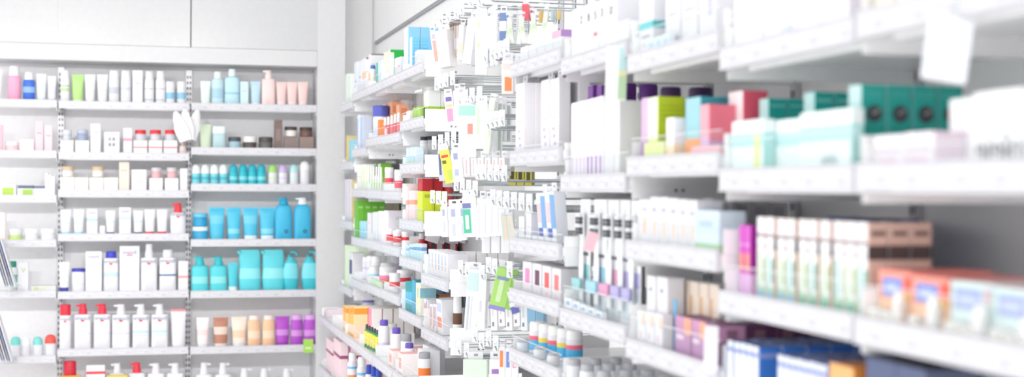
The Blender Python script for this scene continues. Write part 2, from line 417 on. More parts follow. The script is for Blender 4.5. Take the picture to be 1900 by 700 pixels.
def shelf(loc, rot, L, D, label, acrylic=0, tags=6, rail=RAIL, group='display shelves'):
    k = (round(L, 2), round(D, 2), acrylic, tags, rail)
    if k not in SCACHE: SCACHE[k] = shelf_parts(L, D, acrylic, str(k), tags, True, rail)
    root = new('display_shelf', None, None, loc); root.rotation_euler = (0, 0, rot); made = None
    for p, me in SCACHE[k]:
        o = new(p, me, made if p == 'price_print' else root)
        if p == 'price_rail': made = o
    tag(root, label, 'shelf', group)
    return root

# ---- the long gondola on the wall: bays are counted from the rear corner
def front_y(px): return on_x(px, 352, XF)[0]
BAYPX = {13: (2003, 1590), 12: (1590, 1337), 11: (1337, 1165), 10: (1165, 1042), 9: (1042, 948), 6: (832, 784), 5: (784, 743), 4: (743, 710), 3: (710, 680), 2: (680, 654), 1: (654, 632)}
BAYW = 'zeroth first second third fourth fifth sixth seventh eighth ninth tenth eleventh twelfth thirteenth'.split()
ROWW = dict(A='top', B='second', C='third', D='fourth', E='fifth', F='sixth', G='seventh', H='lowest')
def add_shelf(bay, row, px, py, acr=.045, X=XF, D=None, tags=5, wide=None):
    ya, yb = front_y(BAYPX[bay][0]), front_y(BAYPX[bay][1])
    if wide: ya, yb = wide
    z = on_x(px, py, X)[1] + .03
    L = yb - ya - .006
    lab = f'white metal shelf with price rail, {ROWW[row]} level, {BAYW[bay]} gondola bay from rear corner'
    XB_ = XFAR if bay < 6 else XW
    shelf((X, (ya + yb) / 2, z), -math.pi / 2, L, (D or XB_ - .006 - X), lab, acr, tags, group='gondola shelves')
    SHELF[(bay, row)] = dict(back=XB_ - .008, z=z, X=X, ya=ya, yb=yb)
for bay, row, px, py, acr in [
    (13, 'A', 1590, 75, 0), (12, 'A', 1583, 81, .05), (11, 'A', 1330, 98, .05), (10, 'A', 1044, 140, .05), (9, 'A', 960, 142, .03),
    (13, 'B', 1590, 356, .03), (12, 'B', 1583, 357, .055), (11, 'B', 1334, 323, .045), (10, 'B', 1040, 355, .05), (9, 'B', 1016, 304, .02),
    (13, 'C', 1587, 637, .05), (12, 'C', 1581, 633, .05), (11, 'C', 1335, 506, .05), (10, 'C', 1138, 633, .06), (9, 'C', 955, 468, .03),
    (11, 'D', 1166, 662, .05), (9, 'D', 956, 563, .03), (9, 'E', 956, 675, .04), (10, 'D', 1100, 771, .0), (12, 'D', 1340, 860, .0), (13, 'D', 1590, 920, .0),
    (6, 'E', 784, 526, .05), (6, 'F', 784, 626, .05),
    (5, 'A', 743, 152, .045), (5, 'B', 743, 245, .04), (5, 'C', 743, 323, .04), (5, 'D', 743, 424, .05), (5, 'E', 743, 493, .04), (5, 'F', 743, 590, .05),
    (4, 'A', 743, 151.5, .045), (3, 'A', 710, 166, .045), (2, 'A', 680, 178.5, .045), (1, 'A', 632, 210, .03),
    (4, 'B', 743, 263, .04), (3, 'B', 682, 273, .04), (2, 'B', 658, 292, .03), (1, 'B', 634, 316, .03),
    (4, 'C', 745, 372, .04), (3, 'C', 700, 369, .04), (2, 'C', 656, 365.5, .04), (1, 'C', 632, 422, .03),
    (4, 'D', 741, 477, .04), (3, 'D', 700, 465, .04), (2, 'D', 654, 453.5, .04), (1, 'D', 631, 540, .03),
    (4, 'E', 743, 568.6, .04), (3, 'E', 700, 549.5, .04), (2, 'E', 654, 530, .04)]:
    add_shelf(bay, row, px, py, acr)
XL = .82        # deeper base shelves
yend = front_y(632)
for bay in (6, 5, 4, 3, 2, 1):
    ya, yb = front_y(BAYPX[bay][0]), front_y(BAYPX[bay][1])
    add_shelf(bay, 'G', 731, 707, .05, XL); add_shelf(bay, 'H', 588, 684, .04, XL)
# slotted uprights on the gondola wall and grey back panels
def upright_mesh(h):
    b = MB(); b.box(-.013, .013, -.012, 0, 0, h, mat('#cfcfd3', .35, .3))
    z = .02
    while z < h - .02:
        for s in (-1, 1): b.box(s * .006 - .0028, s * .006 + .0028, -.0126, -.0118, z, z + .014, '#46464c')
        z += .029
    return b.done('slotted_upright')
um = upright_mesh(2.1)
for i, px in enumerate((1590, 1337, 1165, 1042, 948, 836, 743, 710, 680, 654)):
    o = new('slotted_upright', um, None, ((XFAR if px < 784 else XW) - .0015, front_y(px), 0)); o.rotation_euler = (0, 0, -math.pi / 2)
    tag(o, f'slotted grey steel upright on the gondola wall, {ORD[9 - i]} from rear corner', 'upright', 'gondola uprights')

# ---- the rear rack: white cabinet surround, header with doors, slotted posts, three racks of shelves
def XB(px, py=300, Y=YB): return on_y(px, py, Y)[0]
xr0, xr1 = XB(588), on_y(640, 200, YB)[0]
DEP = .25
bx('wall_rear_jamb', xr0, xr1, YB, YBW - .001, 0, CEIL - .001, mat('#d4d4d6', .4))
bx('wall_rear_panel', -2.19, xr0 - .001, YB + DEP + .002, YB + DEP + .04, 0, CEIL - .001, mat('#f0f0f2', .5))
zh = on_y(350, 117.5, YB)[1]; zd = on_y(350, 88, YB)[1]
bx('trim_3', -2.19, xr0 - .001, YB, YB + DEP, zh, zd, mat('#d2d2d4', .4))
RB = [(-136, 106), (106, 352), (354, 588)]; RN = ['outer rear rack', 'middle rear rack', 'corner rear rack']
for i, (a, c) in enumerate([(-320, -136)] + RB):
    xa, xb = XB(a) + .00015, XB(c) - .00015
    t = new('overhead_cabinet', None, None, ((xa + xb) / 2, YB, zd)); hw = (xb - xa) / 2
    cb = MB(); cb.box(-hw, hw, .02, DEP, .001, CEIL - zd - .002, mw); new('carcass', cb.done('carcass'), t)
    dd = MB(); dd.box(-hw, hw, 0, .018, .0015, CEIL - zd - .004, mglossy); new('door', dd.done('door'), t)
    tag(t, ['white glossy overhead cabinet beyond the outer rear rack', 'white glossy overhead cabinet above the outer rear rack', 'white glossy overhead cabinet above the middle rear rack', 'white glossy overhead cabinet above the corner rear rack'][i], 'cabinet')
pm = upright_mesh(zh - .02)
pm.transform(Matrix.Scale(1.15, 4, (1, 0, 0)))
for px, nm in ((-128, 'beyond the outer rear rack'), (113, 'between outer and middle rear racks'), (350, 'between middle and corner rear racks'), (582, 'beside the rear cabinet jamb')):
    o = new('slotted_upright', pm, None, (XB(px, 300, YB + DEP - .005), YB + DEP - .005, .005))
    tag(o, 'slotted steel upright post ' + nm, 'upright')
RSH = {}
BROW = {0: [198.5, 293, 376, 459, 553.5, 675, 780], 1: [203, 297, 366.5, 447.5, 554, 660, 772], 2: [206.5, 288, 355, 457.5, 552.5, 655.5, 768]}
for bay, ys in BROW.items():
    pa, pc = RB[bay]
    for r, y in enumerate(ys):
        pm_ = (max(pa, -10) + pc) / 2
        x0, x1 = XB(pa + 2), XB(pc - 1); z = on_y(pm_, y, YB)[1] + .03
        D = .19 
        shelf(((x0 + x1) / 2, YB + .008, z), 0, x1 - x0, D, f'white metal shelf with price rail, {"ABCDEFGH"[r]} level of {RN[bay]}'.replace(f'{"ABCDEFGH"[r]} level', f'{["top", "second", "third", "fourth", "fifth", "sixth", "lowest"][r]} level'), 0, 7, group='rear rack shelves')
        RSH[(bay, 'ABCDEFG'[r])] = z
# ------------------------------------------------------------------ products on the rear rack
def rr(bay, row, kind, pl, pr, yt, desc, yo=.03, d=None, base=None, rot=0, tilt=None, **kw):
    z0 = RSH[(bay, row)] + .0008
    if base is not None: z0 = base
    Y = YB + .008 + yo
    xa, za, zc = on_y(pl, yt, Y); xb, zb, _ = on_y(pr, yt, Y)
    w_ = xb - xa; h = (za + zb) / 2 - z0
    if d is None: d = max(.02, min(.075, w_ * (.62 if kind not in ('jar', 'deodorant_stick') else 1)))
    place = f'{ROWW[row] if row != "G" else "lowest"} shelf of {RN[bay]}'
    rt = tilt if tilt else rot
    return item(kind, w_, d, h, ((xa + xb) / 2, Y, z0), rt, desc, place, -(pl + pr), **kw), z0 + h
W = WHITE
lines = lambda c, z=.6: ((.2, .8, z, z + .03, c), (.25, .75, z - .08, z - .055, '#d5d6de'))
# outer rack
rr(0, 'A', 'squeeze_tube', -14, 4, 128, 'white tube at the rack edge', cap='#eee')
rr(0, 'A', 'bottle', 14, 38, 122, 'pink bottle with tall white cap', body='#f3a8c4', cap=W, cf=.28, cw=.8)
rr(0, 'A', 'bottle', 42, 65, 134, 'blue bottle with white cap', body='#3f6fd0', cap=W, cf=.26, cw=.75, bands=((.3, .5, '#8fb4ee'),))
rr(0, 'A', 'squeeze_tube', 67, 86, 137, 'white tube with pale aqua cap', cap='#bfe6ec', bands=((.4, .6, '#d5eef2'),))
rr(0, 'A', 'squeeze_tube', 88, 104, 141, 'white tube with lilac cap', cap='#cfcdea', bands=((.3, .6, '#dcdcf2'),))
rr(0, 'B', 'carton', -10, 5, 232, 'rose pink carton at the rack edge', F='#efb9c6')
rr(0, 'B', 'jar', 8, 34, 263, 'pale pink jar with white lid', body='#f3d0d6', lid='#f5eeee')
rr(0, 'B', 'carton', 37, 63, 259, 'low cream pink carton', F='#f7e4e4', deco=lines('#e0a0aa'))
rr(0, 'B', 'carton', 66, 80, 225, 'tall pale pink carton', F='#f0ccd3', deco=lines('#c98a98'))
rr(0, 'B', 'carton', 83, 97, 233, 'slightly shorter pink carton', F='#f1d2d8', deco=lines('#c98a98'))
rr(0, 'C', 'carton', 0, 30, 343, 'white carton with lime green square', deco=((.15, .85, .1, .75, '#b4d65a'),))
rr(0, 'C', 'carton', 33, 62, 344, 'dark topped carton with green label', F='#e9eef0', bands=((.72, 1, '#5e6a80'),), deco=((.3, .95, .1, .65, '#a9cf5c'),))
rr(0, 'C', 'carton', 62.5, 84, 345, 'white carton with grey top band', bands=((.75, 1, '#6b7690'),))
for k in range(3): rr(0, 'C', 'carton', 84 + 6 * k, 89.6 + 6 * k, 322 + 3 * k, 'slim white leaning carton', F='#f5f5f8', S='#e6e6ee', d=.05)
rr(0, 'D', 'carton', -8, 10, 395, 'pale peach upright carton', F='#f3dcd8')
rr(0, 'D', 'jar', 14, 41, 425, 'white jar with green speckled label', lid=W, bands=((.1, .8, '#c5dc8a'),))
rr(0, 'D', 'jar', 44, 71, 425, 'plain low white jar', lid='#f3f3f3')
rr(0, 'D', 'jar', 74, 103, 425, 'plain low white jar', lid='#f3f3f3')
rr(0, 'E', 'bottle', 14, 32, 485, 'bottle with dark green cap and label', body='#e6eee9', cap='#2f8f7c', bands=((.3, .55, '#55a896'),), cf=.2, cw=.8)
rr(0, 'E', 'carton', 34, 53, 487, 'white carton with pale green letter', text=('V', .035, '#c3d88c', .72, False))
b_, _z = rr(0, 'E', 'carton', 58, 104, 531, 'flat grey tray of samples', F='#dfe2e2', S='#d6dada', deco=((.1, .3, .2, .8, '#cfdc9a'), (.4, .6, .2, .8, '#dbe3c0')))
for pl, pr, c, dsc, yt in ((18, 38, '#7fd8d0', 'deodorant with aqua cap', 626), (40, 56, '#f3f3f3', 'all white deodorant', 626), (60, 79, '#86d8d2', 'deodorant with mint cap', 626), (82, 104, '#ef5b50', 'deodorant with coral red cap', 622)):
    rr(0, 'F', 'deodorant_stick', pl, pr, yt, dsc, cap=c, cf=.42)
# middle rack
Ar = 'A'
rr(1, 'A', 'bottle', 112, 129, 130, 'white bottle with green stripes', cap=W, cf=.22, cw=.9, bands=((.35, .45, '#bcd8a0'), (.5, .54, '#a8bf90')))
rr(1, 'A', 'squeeze_tube', 133, 155, 138, 'light green tube', body='#b6e08a', cap='#d8ecc0')
for pl in (157, 180): rr(1, 'A', 'squeeze_tube', pl, pl + 20, 138, 'white tube with faint green print', cap=W, bands=((.42, .46, '#cfe0c0'), (.6, .64, '#dfe5da')))
rr(1, 'A', 'bottle', 202, 221, 131, 'silver grey bottle', body='#dfe1e6', cap='#f0f0f0', cf=.2, cw=.9, bands=((.3, .5, '#c3c7d2'),))
rr(1, 'A', 'bottle', 224, 243, 131, 'white bottle with grey band', cap=W, cf=.2, cw=.9, bands=((.4, .5, '#cfd3de'),))
rr(1, 'A', 'carton', 246, 265, 131, 'tall pale grey carton', F='#e2e3e8', deco=lines('#b8bcc8'))
for pl in (268, 289): rr(1, 'A', 'bottle', pl, pl + 18, 132, 'slim white bottle with dark print', cap=W, cf=.24, cw=.85, bands=((.12, .15, '#b0b4c4'), (.45, .48, '#b9bdca')))
for pl in (307, 328): rr(1, 'A', 'jar', pl, pl + 18, 151, 'white container with sky blue band', lid=W, lf=.3, bands=((.35, .75, '#8fc6e4'),))
def boxed_jar(bay, row, pl, pr, yj, yb, bd, jd, lid, body=W, box='#f4f2f0', stripe=None, jl=None, jr=None, liddeco=None):
    o, zt = rr(bay, row, 'carton', pl, pr, yb, bd, F=box, deco=((0, 1, .45, .56, stripe),) if stripe else lines('#d8d4d0', .5))
    rr(bay, row, 'jar', jl or pl + 2, jr or pr - 2, yj, jd, base=zt + .0015, yo=.032, body=body, lid=lid)
boxed_jar(1, 'B', 112, 136, 241, 261, 'white carton under a grey lidded jar', 'jar with pale grey lid', '#d6d9de', jl=115, jr=133, body='#c8ccd6')
boxed_jar(1, 'B', 140, 165, 240, 261, 'white carton under a slate lidded jar', 'jar with slate blue lid', '#b8c0d0', body='#9aa6c0', jl=142, jr=163)
rr(1, 'B', 'carton', 168, 187, 230, 'tall silver carton', F='#e4e4e6', deco=lines('#b0b2ba', .7))
rr(1, 'B', 'carton', 193, 222, 245, 'white carton with four grey dots', deco=((.3, .45, .35, .5, '#8c9098'), (.55, .7, .35, .5, '#8c9098'), (.3, .45, .6, .75, '#a0a4ac'), (.55, .7, .6, .75, '#8c9098')))
rr(1, 'B', 'carton', 229, 245, 238, 'white carton with pink stripe', bands=((.5, .62, '#f0a0b4'),))
for pl in (248, 276, 304): boxed_jar(1, 'B', pl, pl + 25, 241, 261, 'white red striped carton under jar', 'jar with bright red lid', '#e23b46', body='#cfcfd8', stripe='#f08a9a')
rr(1, 'B', 'bottle', 333, 345, 263, 'tiny pinkish bottle', body='#ead6d2', cap='#d8b4ac', cf=.3)
rr(1, 'C', 'carton', 112, 138, 329, 'cream carton under tan lidded jar', F='#f4efea', deco=lines('#d8cfc4'))
rr(1, 'C', 'carton', 139, 164, 330, 'low cream carton', F='#f4efea', deco=lines('#d8cfc4'))
rr(1, 'C', 'carton', 166, 192, 330, 'cream carton under tan lidded jar', F='#f4efea', deco=lines('#d8cfc4'))
rr(1, 'C', 'carton', 193, 219, 330, 'low cream carton', F='#f4efea', deco=lines('#d8cfc4'))
zt = on_y(125, 329, YB + .038)[1]
for pl in (114, 170): rr(1, 'C', 'jar', pl, pl + 23, 309, 'jar with tan lid', base=zt + .003, yo=.032, body='#f0ebe4', lid='#d8bfa0')
rr(1, 'C', 'carton', 221, 240, 301, 'tall champagne carton', F='#e6dccf', deco=lines('#c8b49a', .7))
rr(1, 'C', 'carton', 244, 272, 315, 'white carton with grey square print', deco=((.25, .75, .35, .75, '#d8d8dc'),))
for pl in (277, 306): boxed_jar(1, 'C', pl, pl + 25, 311, 331, 'white carton under a rose jar', 'rose glass jar with silver lid', '#d8d4d6', body='#e0b4b8', jl=pl + 3, jr=pl + 23)
rr(1, 'C', 'carton', 334, 348, 313, 'narrow white carton beside rack post', deco=lines('#ddd'))
for pl in (112, 136): rr(1, 'D', 'squeeze_tube', pl, pl + 20, 389, 'white tube with sky blue foot', cap='#a9dcf0', bands=((.42, .5, '#cfe6f2'),))
rr(1, 'D', 'carton', 161, 181, 388, 'white carton with blue band', bands=((.52, .64, '#b6d6ee'),), text=('Eucerin', .011, '#8c94b0', .85))
rr(1, 'D', 'carton', 185, 195, 419, 'tiny grey white carton', F='#e4e4e8')
for pl, pr in ((196, 214), (247, 266)): rr(1, 'D', 'squeeze_tube', pl, pr, 391, 'white tube with navy cap', cap='#31397e', cf=.1, bands=((.5, .58, '#c6dcec'),))
rr(1, 'D', 'carton', 221, 243, 385, 'white carton with pale blue band', bands=((.55, .66, '#c6dcee'),), text=('Eucerin', .012, '#8c94b0', .85))
for pl in (268, 291): rr(1, 'D', 'squeeze_tube', pl, pl + 20, 389, 'white tube with red cap', cap='#e6404c', cf=.12, bands=((.5, .53, '#e0dce2'),))
rr(1, 'D', 'pump_bottle', 316, 345, 377, 'squat white bottle with red pump top', cap='#e8434e', cf=.3, n=2.6, sh=.12, d=.045, mark=True)
rr(1, 'E', 'squeeze_tube', 109, 129, 487, 'white tube with indigo cap', cap='#4a4aa8', cf=.16, bands=((.5, .6, '#d6e4f0'),))
rr(1, 'E', 'jar', 132, 158, 499, 'tall white jar with blue lid', lid='#3d3fae', lf=.13, n=3, bands=((.35, .42, '#cfe2f0'),))
rr(1, 'E', 'carton', 159, 189, 467, 'tall white carton with pale blue band', bands=((.62, .69, '#cfdff0'),), text=('Eucerin', .017, '#9aa0b8', .87))
rr(1, 'E', 'bottle', 192, 220, 467, 'white bottle with wide blue cap', cap='#4146c0', cf=.16, cw=.72, n=4, sh=.03, bands=((.37, .48, '#c3dbee'),), mark=True)
rr(1, 'E', 'carton', 222, 259, 457, 'largest white carton on that shelf', deco=((.05, .95, .46, .58, '#dfe2e8'), (.36, .64, .79, .815, '#ee6a6c')), text=('Eucerin', .022, '#8c94b4', .86))
rr(1, 'E', 'pump_bottle', 261, 292, 453, 'white bottle with upright dispenser', cf=.29, n=4, sh=.03, mark=True, side=.3)
rr(1, 'E', 'bottle', 296, 327, 464, 'white bottle with navy stripe', cap=W, cf=.18, cw=.62, n=4, sh=.04, bands=((.37, .41, '#4a6a9c'),), mark=True)
rr(1, 'E', 'carton', 331, 349, 485, 'white carton with coral stripe', bands=((.44, .51, '#f09a9a'),))
rr(1, 'F', 'bottle', 110, 132, 566, 'white bottle with slanted red cap', cap='#dc2f45', cf=.24, cw=.92, n=2.4, sh=.2, mark=True)
for pl in (138, 174): rr(1, 'F', 'pump_bottle', pl, pl + 31, 565, 'white lotion bottle with red pump', cap='#ea3a50', cf=.23, n=5, sh=.02, bands=((.42, .46, '#d4d8e2'),), mark=True)
rr(1, 'F', 'pump_bottle', 208, 241, 565, 'white lotion bottle with grey print', cf=.24, n=5, sh=.02, bands=((.42, .46, '#cfd2dc'),), mark=True)
for pl in (246, 281): rr(1, 'F', 'pump_bottle', pl, pl + 31, 565, 'white lotion bottle with blue label', cf=.24, n=5, sh=.02, bands=((.36, .4, '#d0e4f0'), (.45, .51, '#bcdcee')), mark=True)
rr(1, 'F', 'squeeze_tube', 317, 346, 574, 'broad white tube with rose edge', cap=W, cf=.06, crimp='#d88a94')
rr(1, 'G', 'bottle', 117, 142, 671, 'bottle with large crimson cap', cap='#cf2b40', cf=.34, cw=.95)
rr(1, 'G', 'carton', 109, 150, 698, 'orange carton before red caps', F='#e9a23c', yo=.0, d=.028)
rr(1, 'G', 'carton', 160, 195, 678, 'white carton with red stripe', bands=((.8, .86, '#e8434e'),), text=('Eucerin', .018, '#8c94b4', .7))
rr(1, 'G', 'carton', 198, 237, 697, 'golden yellow carton before white pump', F='#e3c552', yo=.0, d=.026)
rr(1, 'G', 'pump_bottle', 203, 232, 675, 'white lotion bottle behind yellow carton', cf=.22, n=5, sh=.02, yo=.034)
rr(1, 'G', 'pump_bottle', 238.5, 269, 674, 'white lotion bottle with scarlet pump', cap='#e8364b', cf=.23, n=5, sh=.02)
for pl in (274, 310): rr(1, 'G', 'pump_bottle', pl, pl + 31, 675, 'white lotion bottle with white pump', cf=.23, n=5, sh=.02)
# corner rack
rr(2, 'A', 'squeeze_tube', 372, 391, 150, 'pale green white tube', body='#e2f0e8', cap='#eef6f2')
rr(2, 'A', 'bottle', 393, 415, 133, 'slim icy blue bottle with white cap', body='#c4e0ea', cap='#f0f4f4', cf=.2, cw=.62, bands=((.2, .5, '#a9cfe0'),))
rr(2, 'A', 'bottle', 417, 445, 128, 'large icy blue bottle with white cap', body='#bfe2ee', cap='#e8f4f6', cf=.2, cw=.5, n=3, bands=((.3, .36, '#9cc8da'),))
rr(2, 'A', 'carton', 446, 461, 152, 'pale blue carton', F='#cfe8f0', deco=lines('#a0c8d8'))
rr(2, 'A', 'squeeze_tube', 465, 484, 151, 'light blue tube', body='#bfdfee', cap='#e6f2f6')
rr(2, 'A', 'pump_bottle', 486, 511, 130, 'blush pink pump bottle', body='#f8dcd9', cap='#f7e6e2', cf=.24, n=3, sh=.06)
for pl in (513, 533, 553): rr(2, 'A', 'squeeze_tube', pl, pl + 19, 152, 'blush pink tube', body='#f7d3d0', cap='#fae6e4', cf=.2)
rr(2, 'B', 'squeeze_tube', 371, 392, 231, 'pale sage tube', body='#d8e8cc', cap='#e8f0e0')
rr(2, 'B', 'jar', 394, 420, 234, 'tall pale blue tub with white lid', body='#bcd9de', lid='#e8f2f2', lf=.32, n=4)
rr(2, 'B', 'jar', 424, 448, 254, 'blue jar with dark lid', body='#a8c4d2', lid='#4e545c', lf=.35)
rr(2, 'B', 'jar', 451, 477, 253, 'brown jar with white lid', body='#5c5450', lid='#f2f0ee', lf=.45)
rr(2, 'B', 'jar', 481, 507, 254, 'dark grey jar with dark lid', body='#6e6a68', lid='#54504e', lf=.4)
rr(2, 'B', 'carton', 509, 524, 223, 'tall brown carton', F='#7c6864', deco=((.2, .8, .3, .7, '#8f7c78'),))
o_, z_ = rr(2, 'B', 'carton', 527, 552, 254, 'taupe carton under white label jar', F='#8c7c78')
rr(2, 'B', 'jar', 529, 552, 235, 'dark jar with white label', base=z_ + .002, yo=.032, body='#ece6e4', lid='#4c423f', lf=.35)
o_, z_ = rr(2, 'B', 'carton', 556, 582, 254, 'taupe carton under brown jar', F='#96827c')
rr(2, 'B', 'jar', 557, 581, 236, 'dark brown jar', base=z_ + .002, yo=.032, body='#74564e', lid='#4c3c38', lf=.35)
for pl in (356, 373, 390, 407): rr(2, 'C', 'deodorant_stick', pl, pl + 16, 305, 'deodorant with white cap', body='#7fd2de', cap='#eef4f4', cf=.45, bands=((.25, .4, '#4dbccc'),))
for pl in (425, 443, 460, 477): rr(2, 'C', 'deodorant_stick', pl, pl + 17, 305, 'turquoise deodorant with turquoise cap', body='#36bccb', cap='#2bb2c4', cf=.4, bands=((.25, .42, '#86dbe4'),))
rr(2, 'C', 'deodorant_stick', 498, 515, 305, 'white deodorant with green cap', cap='#a6d97c', cf=.4, bands=((.3, .4, '#cfe8c0'),))
rr(2, 'C', 'deodorant_stick', 517, 534, 305, 'white deodorant with lilac cap', cap='#cbb6de', cf=.4, bands=((.3, .4, '#dfd2ea'),))
rr(2, 'C', 'deodorant_stick', 538, 554, 305, 'white deodorant with aqua cap', cap='#b8e4e8', cf=.4, bands=((.3, .4, '#d4ecf0'),))
rr(2, 'C', 'deodorant_stick', 557, 575, 299, 'taller all white deodorant', cap='#f5f5f5', cf=.35)
o_, z_ = rr(2, 'D', 'jar', 357, 387, 421, 'blue tub under another blue tub', body='#3fa9d2', lid='#e8f4f8', lf=.3)
rr(2, 'D', 'jar', 358, 386, 396, 'blue tub stacked on top', base=z_ + .001, body='#2f9fcd', lid='#6cc4e2', lf=.3)
for k, (pl, pr) in enumerate(((388, 418), (421, 448), (451, 480), (482, 511))):
    rr(2, 'D', 'squeeze_tube', pl, pr, 385, 'sky blue tube with white cap' if k > 1 else 'sky blue tube with blue cap', body='#4fbfe0', cap='#eaf4f8' if k > 1 else '#5cc4e0', cf=.14, bands=((.2, .35, '#86d6ea') if k % 2 else (.5, .75, '#6fcbe6'),))
def dots(o):  # dark round emblem on the bottle front
    b = MB()
    for i in range(10):
        a, c = 2 * math.pi * i / 10, 2 * math.pi * (i + 1) / 10
        b.quad([(.004 * math.cos(a), -.0015, .004 * math.sin(a)), (.011 * math.cos(a), -.0015, .011 * math.sin(a)), (.011 * math.cos(c), -.0015, .011 * math.sin(c)), (.004 * math.cos(c), -.0015, .004 * math.sin(c))], '#2a6f9c')
    return b.done('emblem')
em_ = dots(None)
for pl, cap_, ds in ((511, '#2fa6cc', 'large sky blue bottle with blue pump'), (546, '#eef4f8', 'large sky blue bottle with white pump')):
    o_, z_ = rr(2, 'D', 'pump_bottle', pl, pl + 32, 367, ds, body='#45b8de', cap=cap_, cf=.16, n=2.6, sh=.22, d=.05)
    new('emblem', em_, o_, (.012, 0, .045))
for pl in (355, 390): rr(2, 'E', 'pump_bottle', pl, pl + 32, 477, 'squat aqua soap bottle with pump', body='#56cfd8', cap='#38bcc8', cf=.24, n=2.8, sh=.14, d=.05, bands=((.3, .55, '#8fdfe2'),))
rr(2, 'E', 'squeeze_tube', 423, 442, 488, 'small aqua tube with white cap', body='#4cc6d6', cap='#e6f6f6', cf=.16)
for pl in (443, 487): rr(2, 'E', 'refill_pouch', pl, pl + 42, 464, 'aqua refill pouch', body='#5fd3de', bands=('#2fb4c8', '#8fe4ea'), d=.06)
for pl in (526, 560): rr(2, 'E', 'shower_bottle', pl, pl + 29, 465, 'aqua shower bottle with hook top', d=.04, body='#43c2d0')
rr(2, 'F', 'squeeze_tube', 365, 388, 590, 'pinkish white tube', body='#f6eaea', cap=W, bands=((.4, .6, '#eed6d8'),))
rr(2, 'F', 'squeeze_tube', 396, 424, 590, 'bronze brown tube', body='#b8806a', cap='#e8dcd4', bands=((.42, .68, '#e4d0c4'),))
rr(2, 'F', 'squeeze_tube', 430, 458, 589, 'cream tube with peach print', body='#f6e2d2', cap=W, bands=((.3, .55, '#f2ccb0'),))
for pl in (460, 487): rr(2, 'F', 'bottle', pl, pl + 24, 586, 'peach bottle with cream cap', body='#eec4a0', cap='#f2e4da', cf=.14, cw=.8, sh=.14, bands=((.25, .5, '#f4d8be'),))
rr(2, 'F', 'squeeze_tube', 511, 538, 588, 'purple tube with purple cap', body='#b14fc4', cap='#a845bc', bands=((.35, .55, '#cf8fdc'),))
for pl in (540, 564): rr(2, 'F', 'bottle', pl, pl + 23, 585, 'purple bottle with pale lilac cap', body='#b558c8', cap='#dca8e4', cf=.16, cw=.85, sh=.14, bands=((.3, .5, '#d494de'),))
for pl, yt in ((364, 674), (399, 674), (439, 684), (476, 684), (518, 684)): rr(2, 'G', 'pump_bottle', pl, pl + 30, yt, 'white pump bottle', cf=.26, n=4, sh=.05, side=1)
# small green tag clipped on the purple bottles' shelf, and the leaflet blade sticking out between two racks
zz = RSH[(2, 'F')]
xa, za, _ = on_y(563, 630, YB - .004); xb, zb, _ = on_y(581, 655, YB - .004)
b = MB(); b.box(-(xb - xa) / 2, (xb - xa) / 2, -.0015, 0, 0, za - zb, '#a9d860'); b.box(-(xb - xa) * .3, (xb - xa) * .3, -.002, -.0014, .02, .03, '#d8eeb8')
o = new('hanging_price_tag', b.done('tag'), None, ((xa + xb) / 2, YB - .0005, zb)); tag(o, 'light green price tag clipped below the purple bottles', 'price tag')
fx, fz, _ = on_y(345, 230, YB - .08)
t = new('hanging_leaflet_holder', None, None, (fx, YB - .09, fz - .085))
for k, (ang, c) in enumerate(((-.35, '#ececee'), (-.1, '#f4f4f2'), (.25, '#dcdcde'))):
    b = MB(); b.loft([(0, .03, .004, 3, None), (.06, .036, .005, 3, None), (.13, .02, .006, 2.5, None), (.155, .008, .004, 2, None)], c)
    if k == 1: b.box(-.02, -.004, -.0062, -.0052, .03, .05, '#e0a090')
    me = b.done('leaflet'); me.transform(Matrix.Rotation(ang, 4, 'Y')); new('leaflet', me, t, (.01 * k, .016 * k, .004 * k))
b = MB(); b.tube([(0, .012, .15), (0, .05, .16), (0, .094, .15)], .003, mat('#b8b8bc', .3, .8)); new('wire_clip', b.done('wire_clip'), t)
tag(t, 'crumpled white leaflets clipped between the middle and corner rear racks', 'leaflets')
# leaflet packs leaning out at the edge of the outer rack
for j, (px, y0, y1, sh, ds) in enumerate(((12, 440, 530, 'E', 'striped leaflets leaning on the fifth shelf of outer rear rack'), (6, 580, 668, 'F', 'striped leaflets leaning on the sixth shelf of outer rear rack'))):
    xa, za, _ = on_y(px, y0, YB - .06); z0 = on_y(px, y1, YB - .06)[1]
    t = new('hanging_leaflet_rack', None, None, (xa, YB - .085, z0))
    for k in range(5):
        b = MB(); b.box(-.004, 0, -.05, .05, 0, (za - z0), ('#e6e6ee', '#b8bcd6', '#f0e4dc', '#9aa4cc', '#ececf0')[k])
        me = b.done('leaflet'); me.transform(Matrix.Rotation(-.28, 4, 'Y')); new('leaflet', me, t, (.012 * k, 0, 0))
    b = MB(); b.box(-.01, .075, -.053, .053, -.006, -.001, 'clear'); b.box(-.01, .075, -.055, -.052, -.006, .05, 'clear'); b.box(-.002, .06, .053, .078, -.006, .0, mat('#b8b8bc', .3, .8)); new('holder', b.done('holder'), t)
    tag(t, ds, 'leaflets')
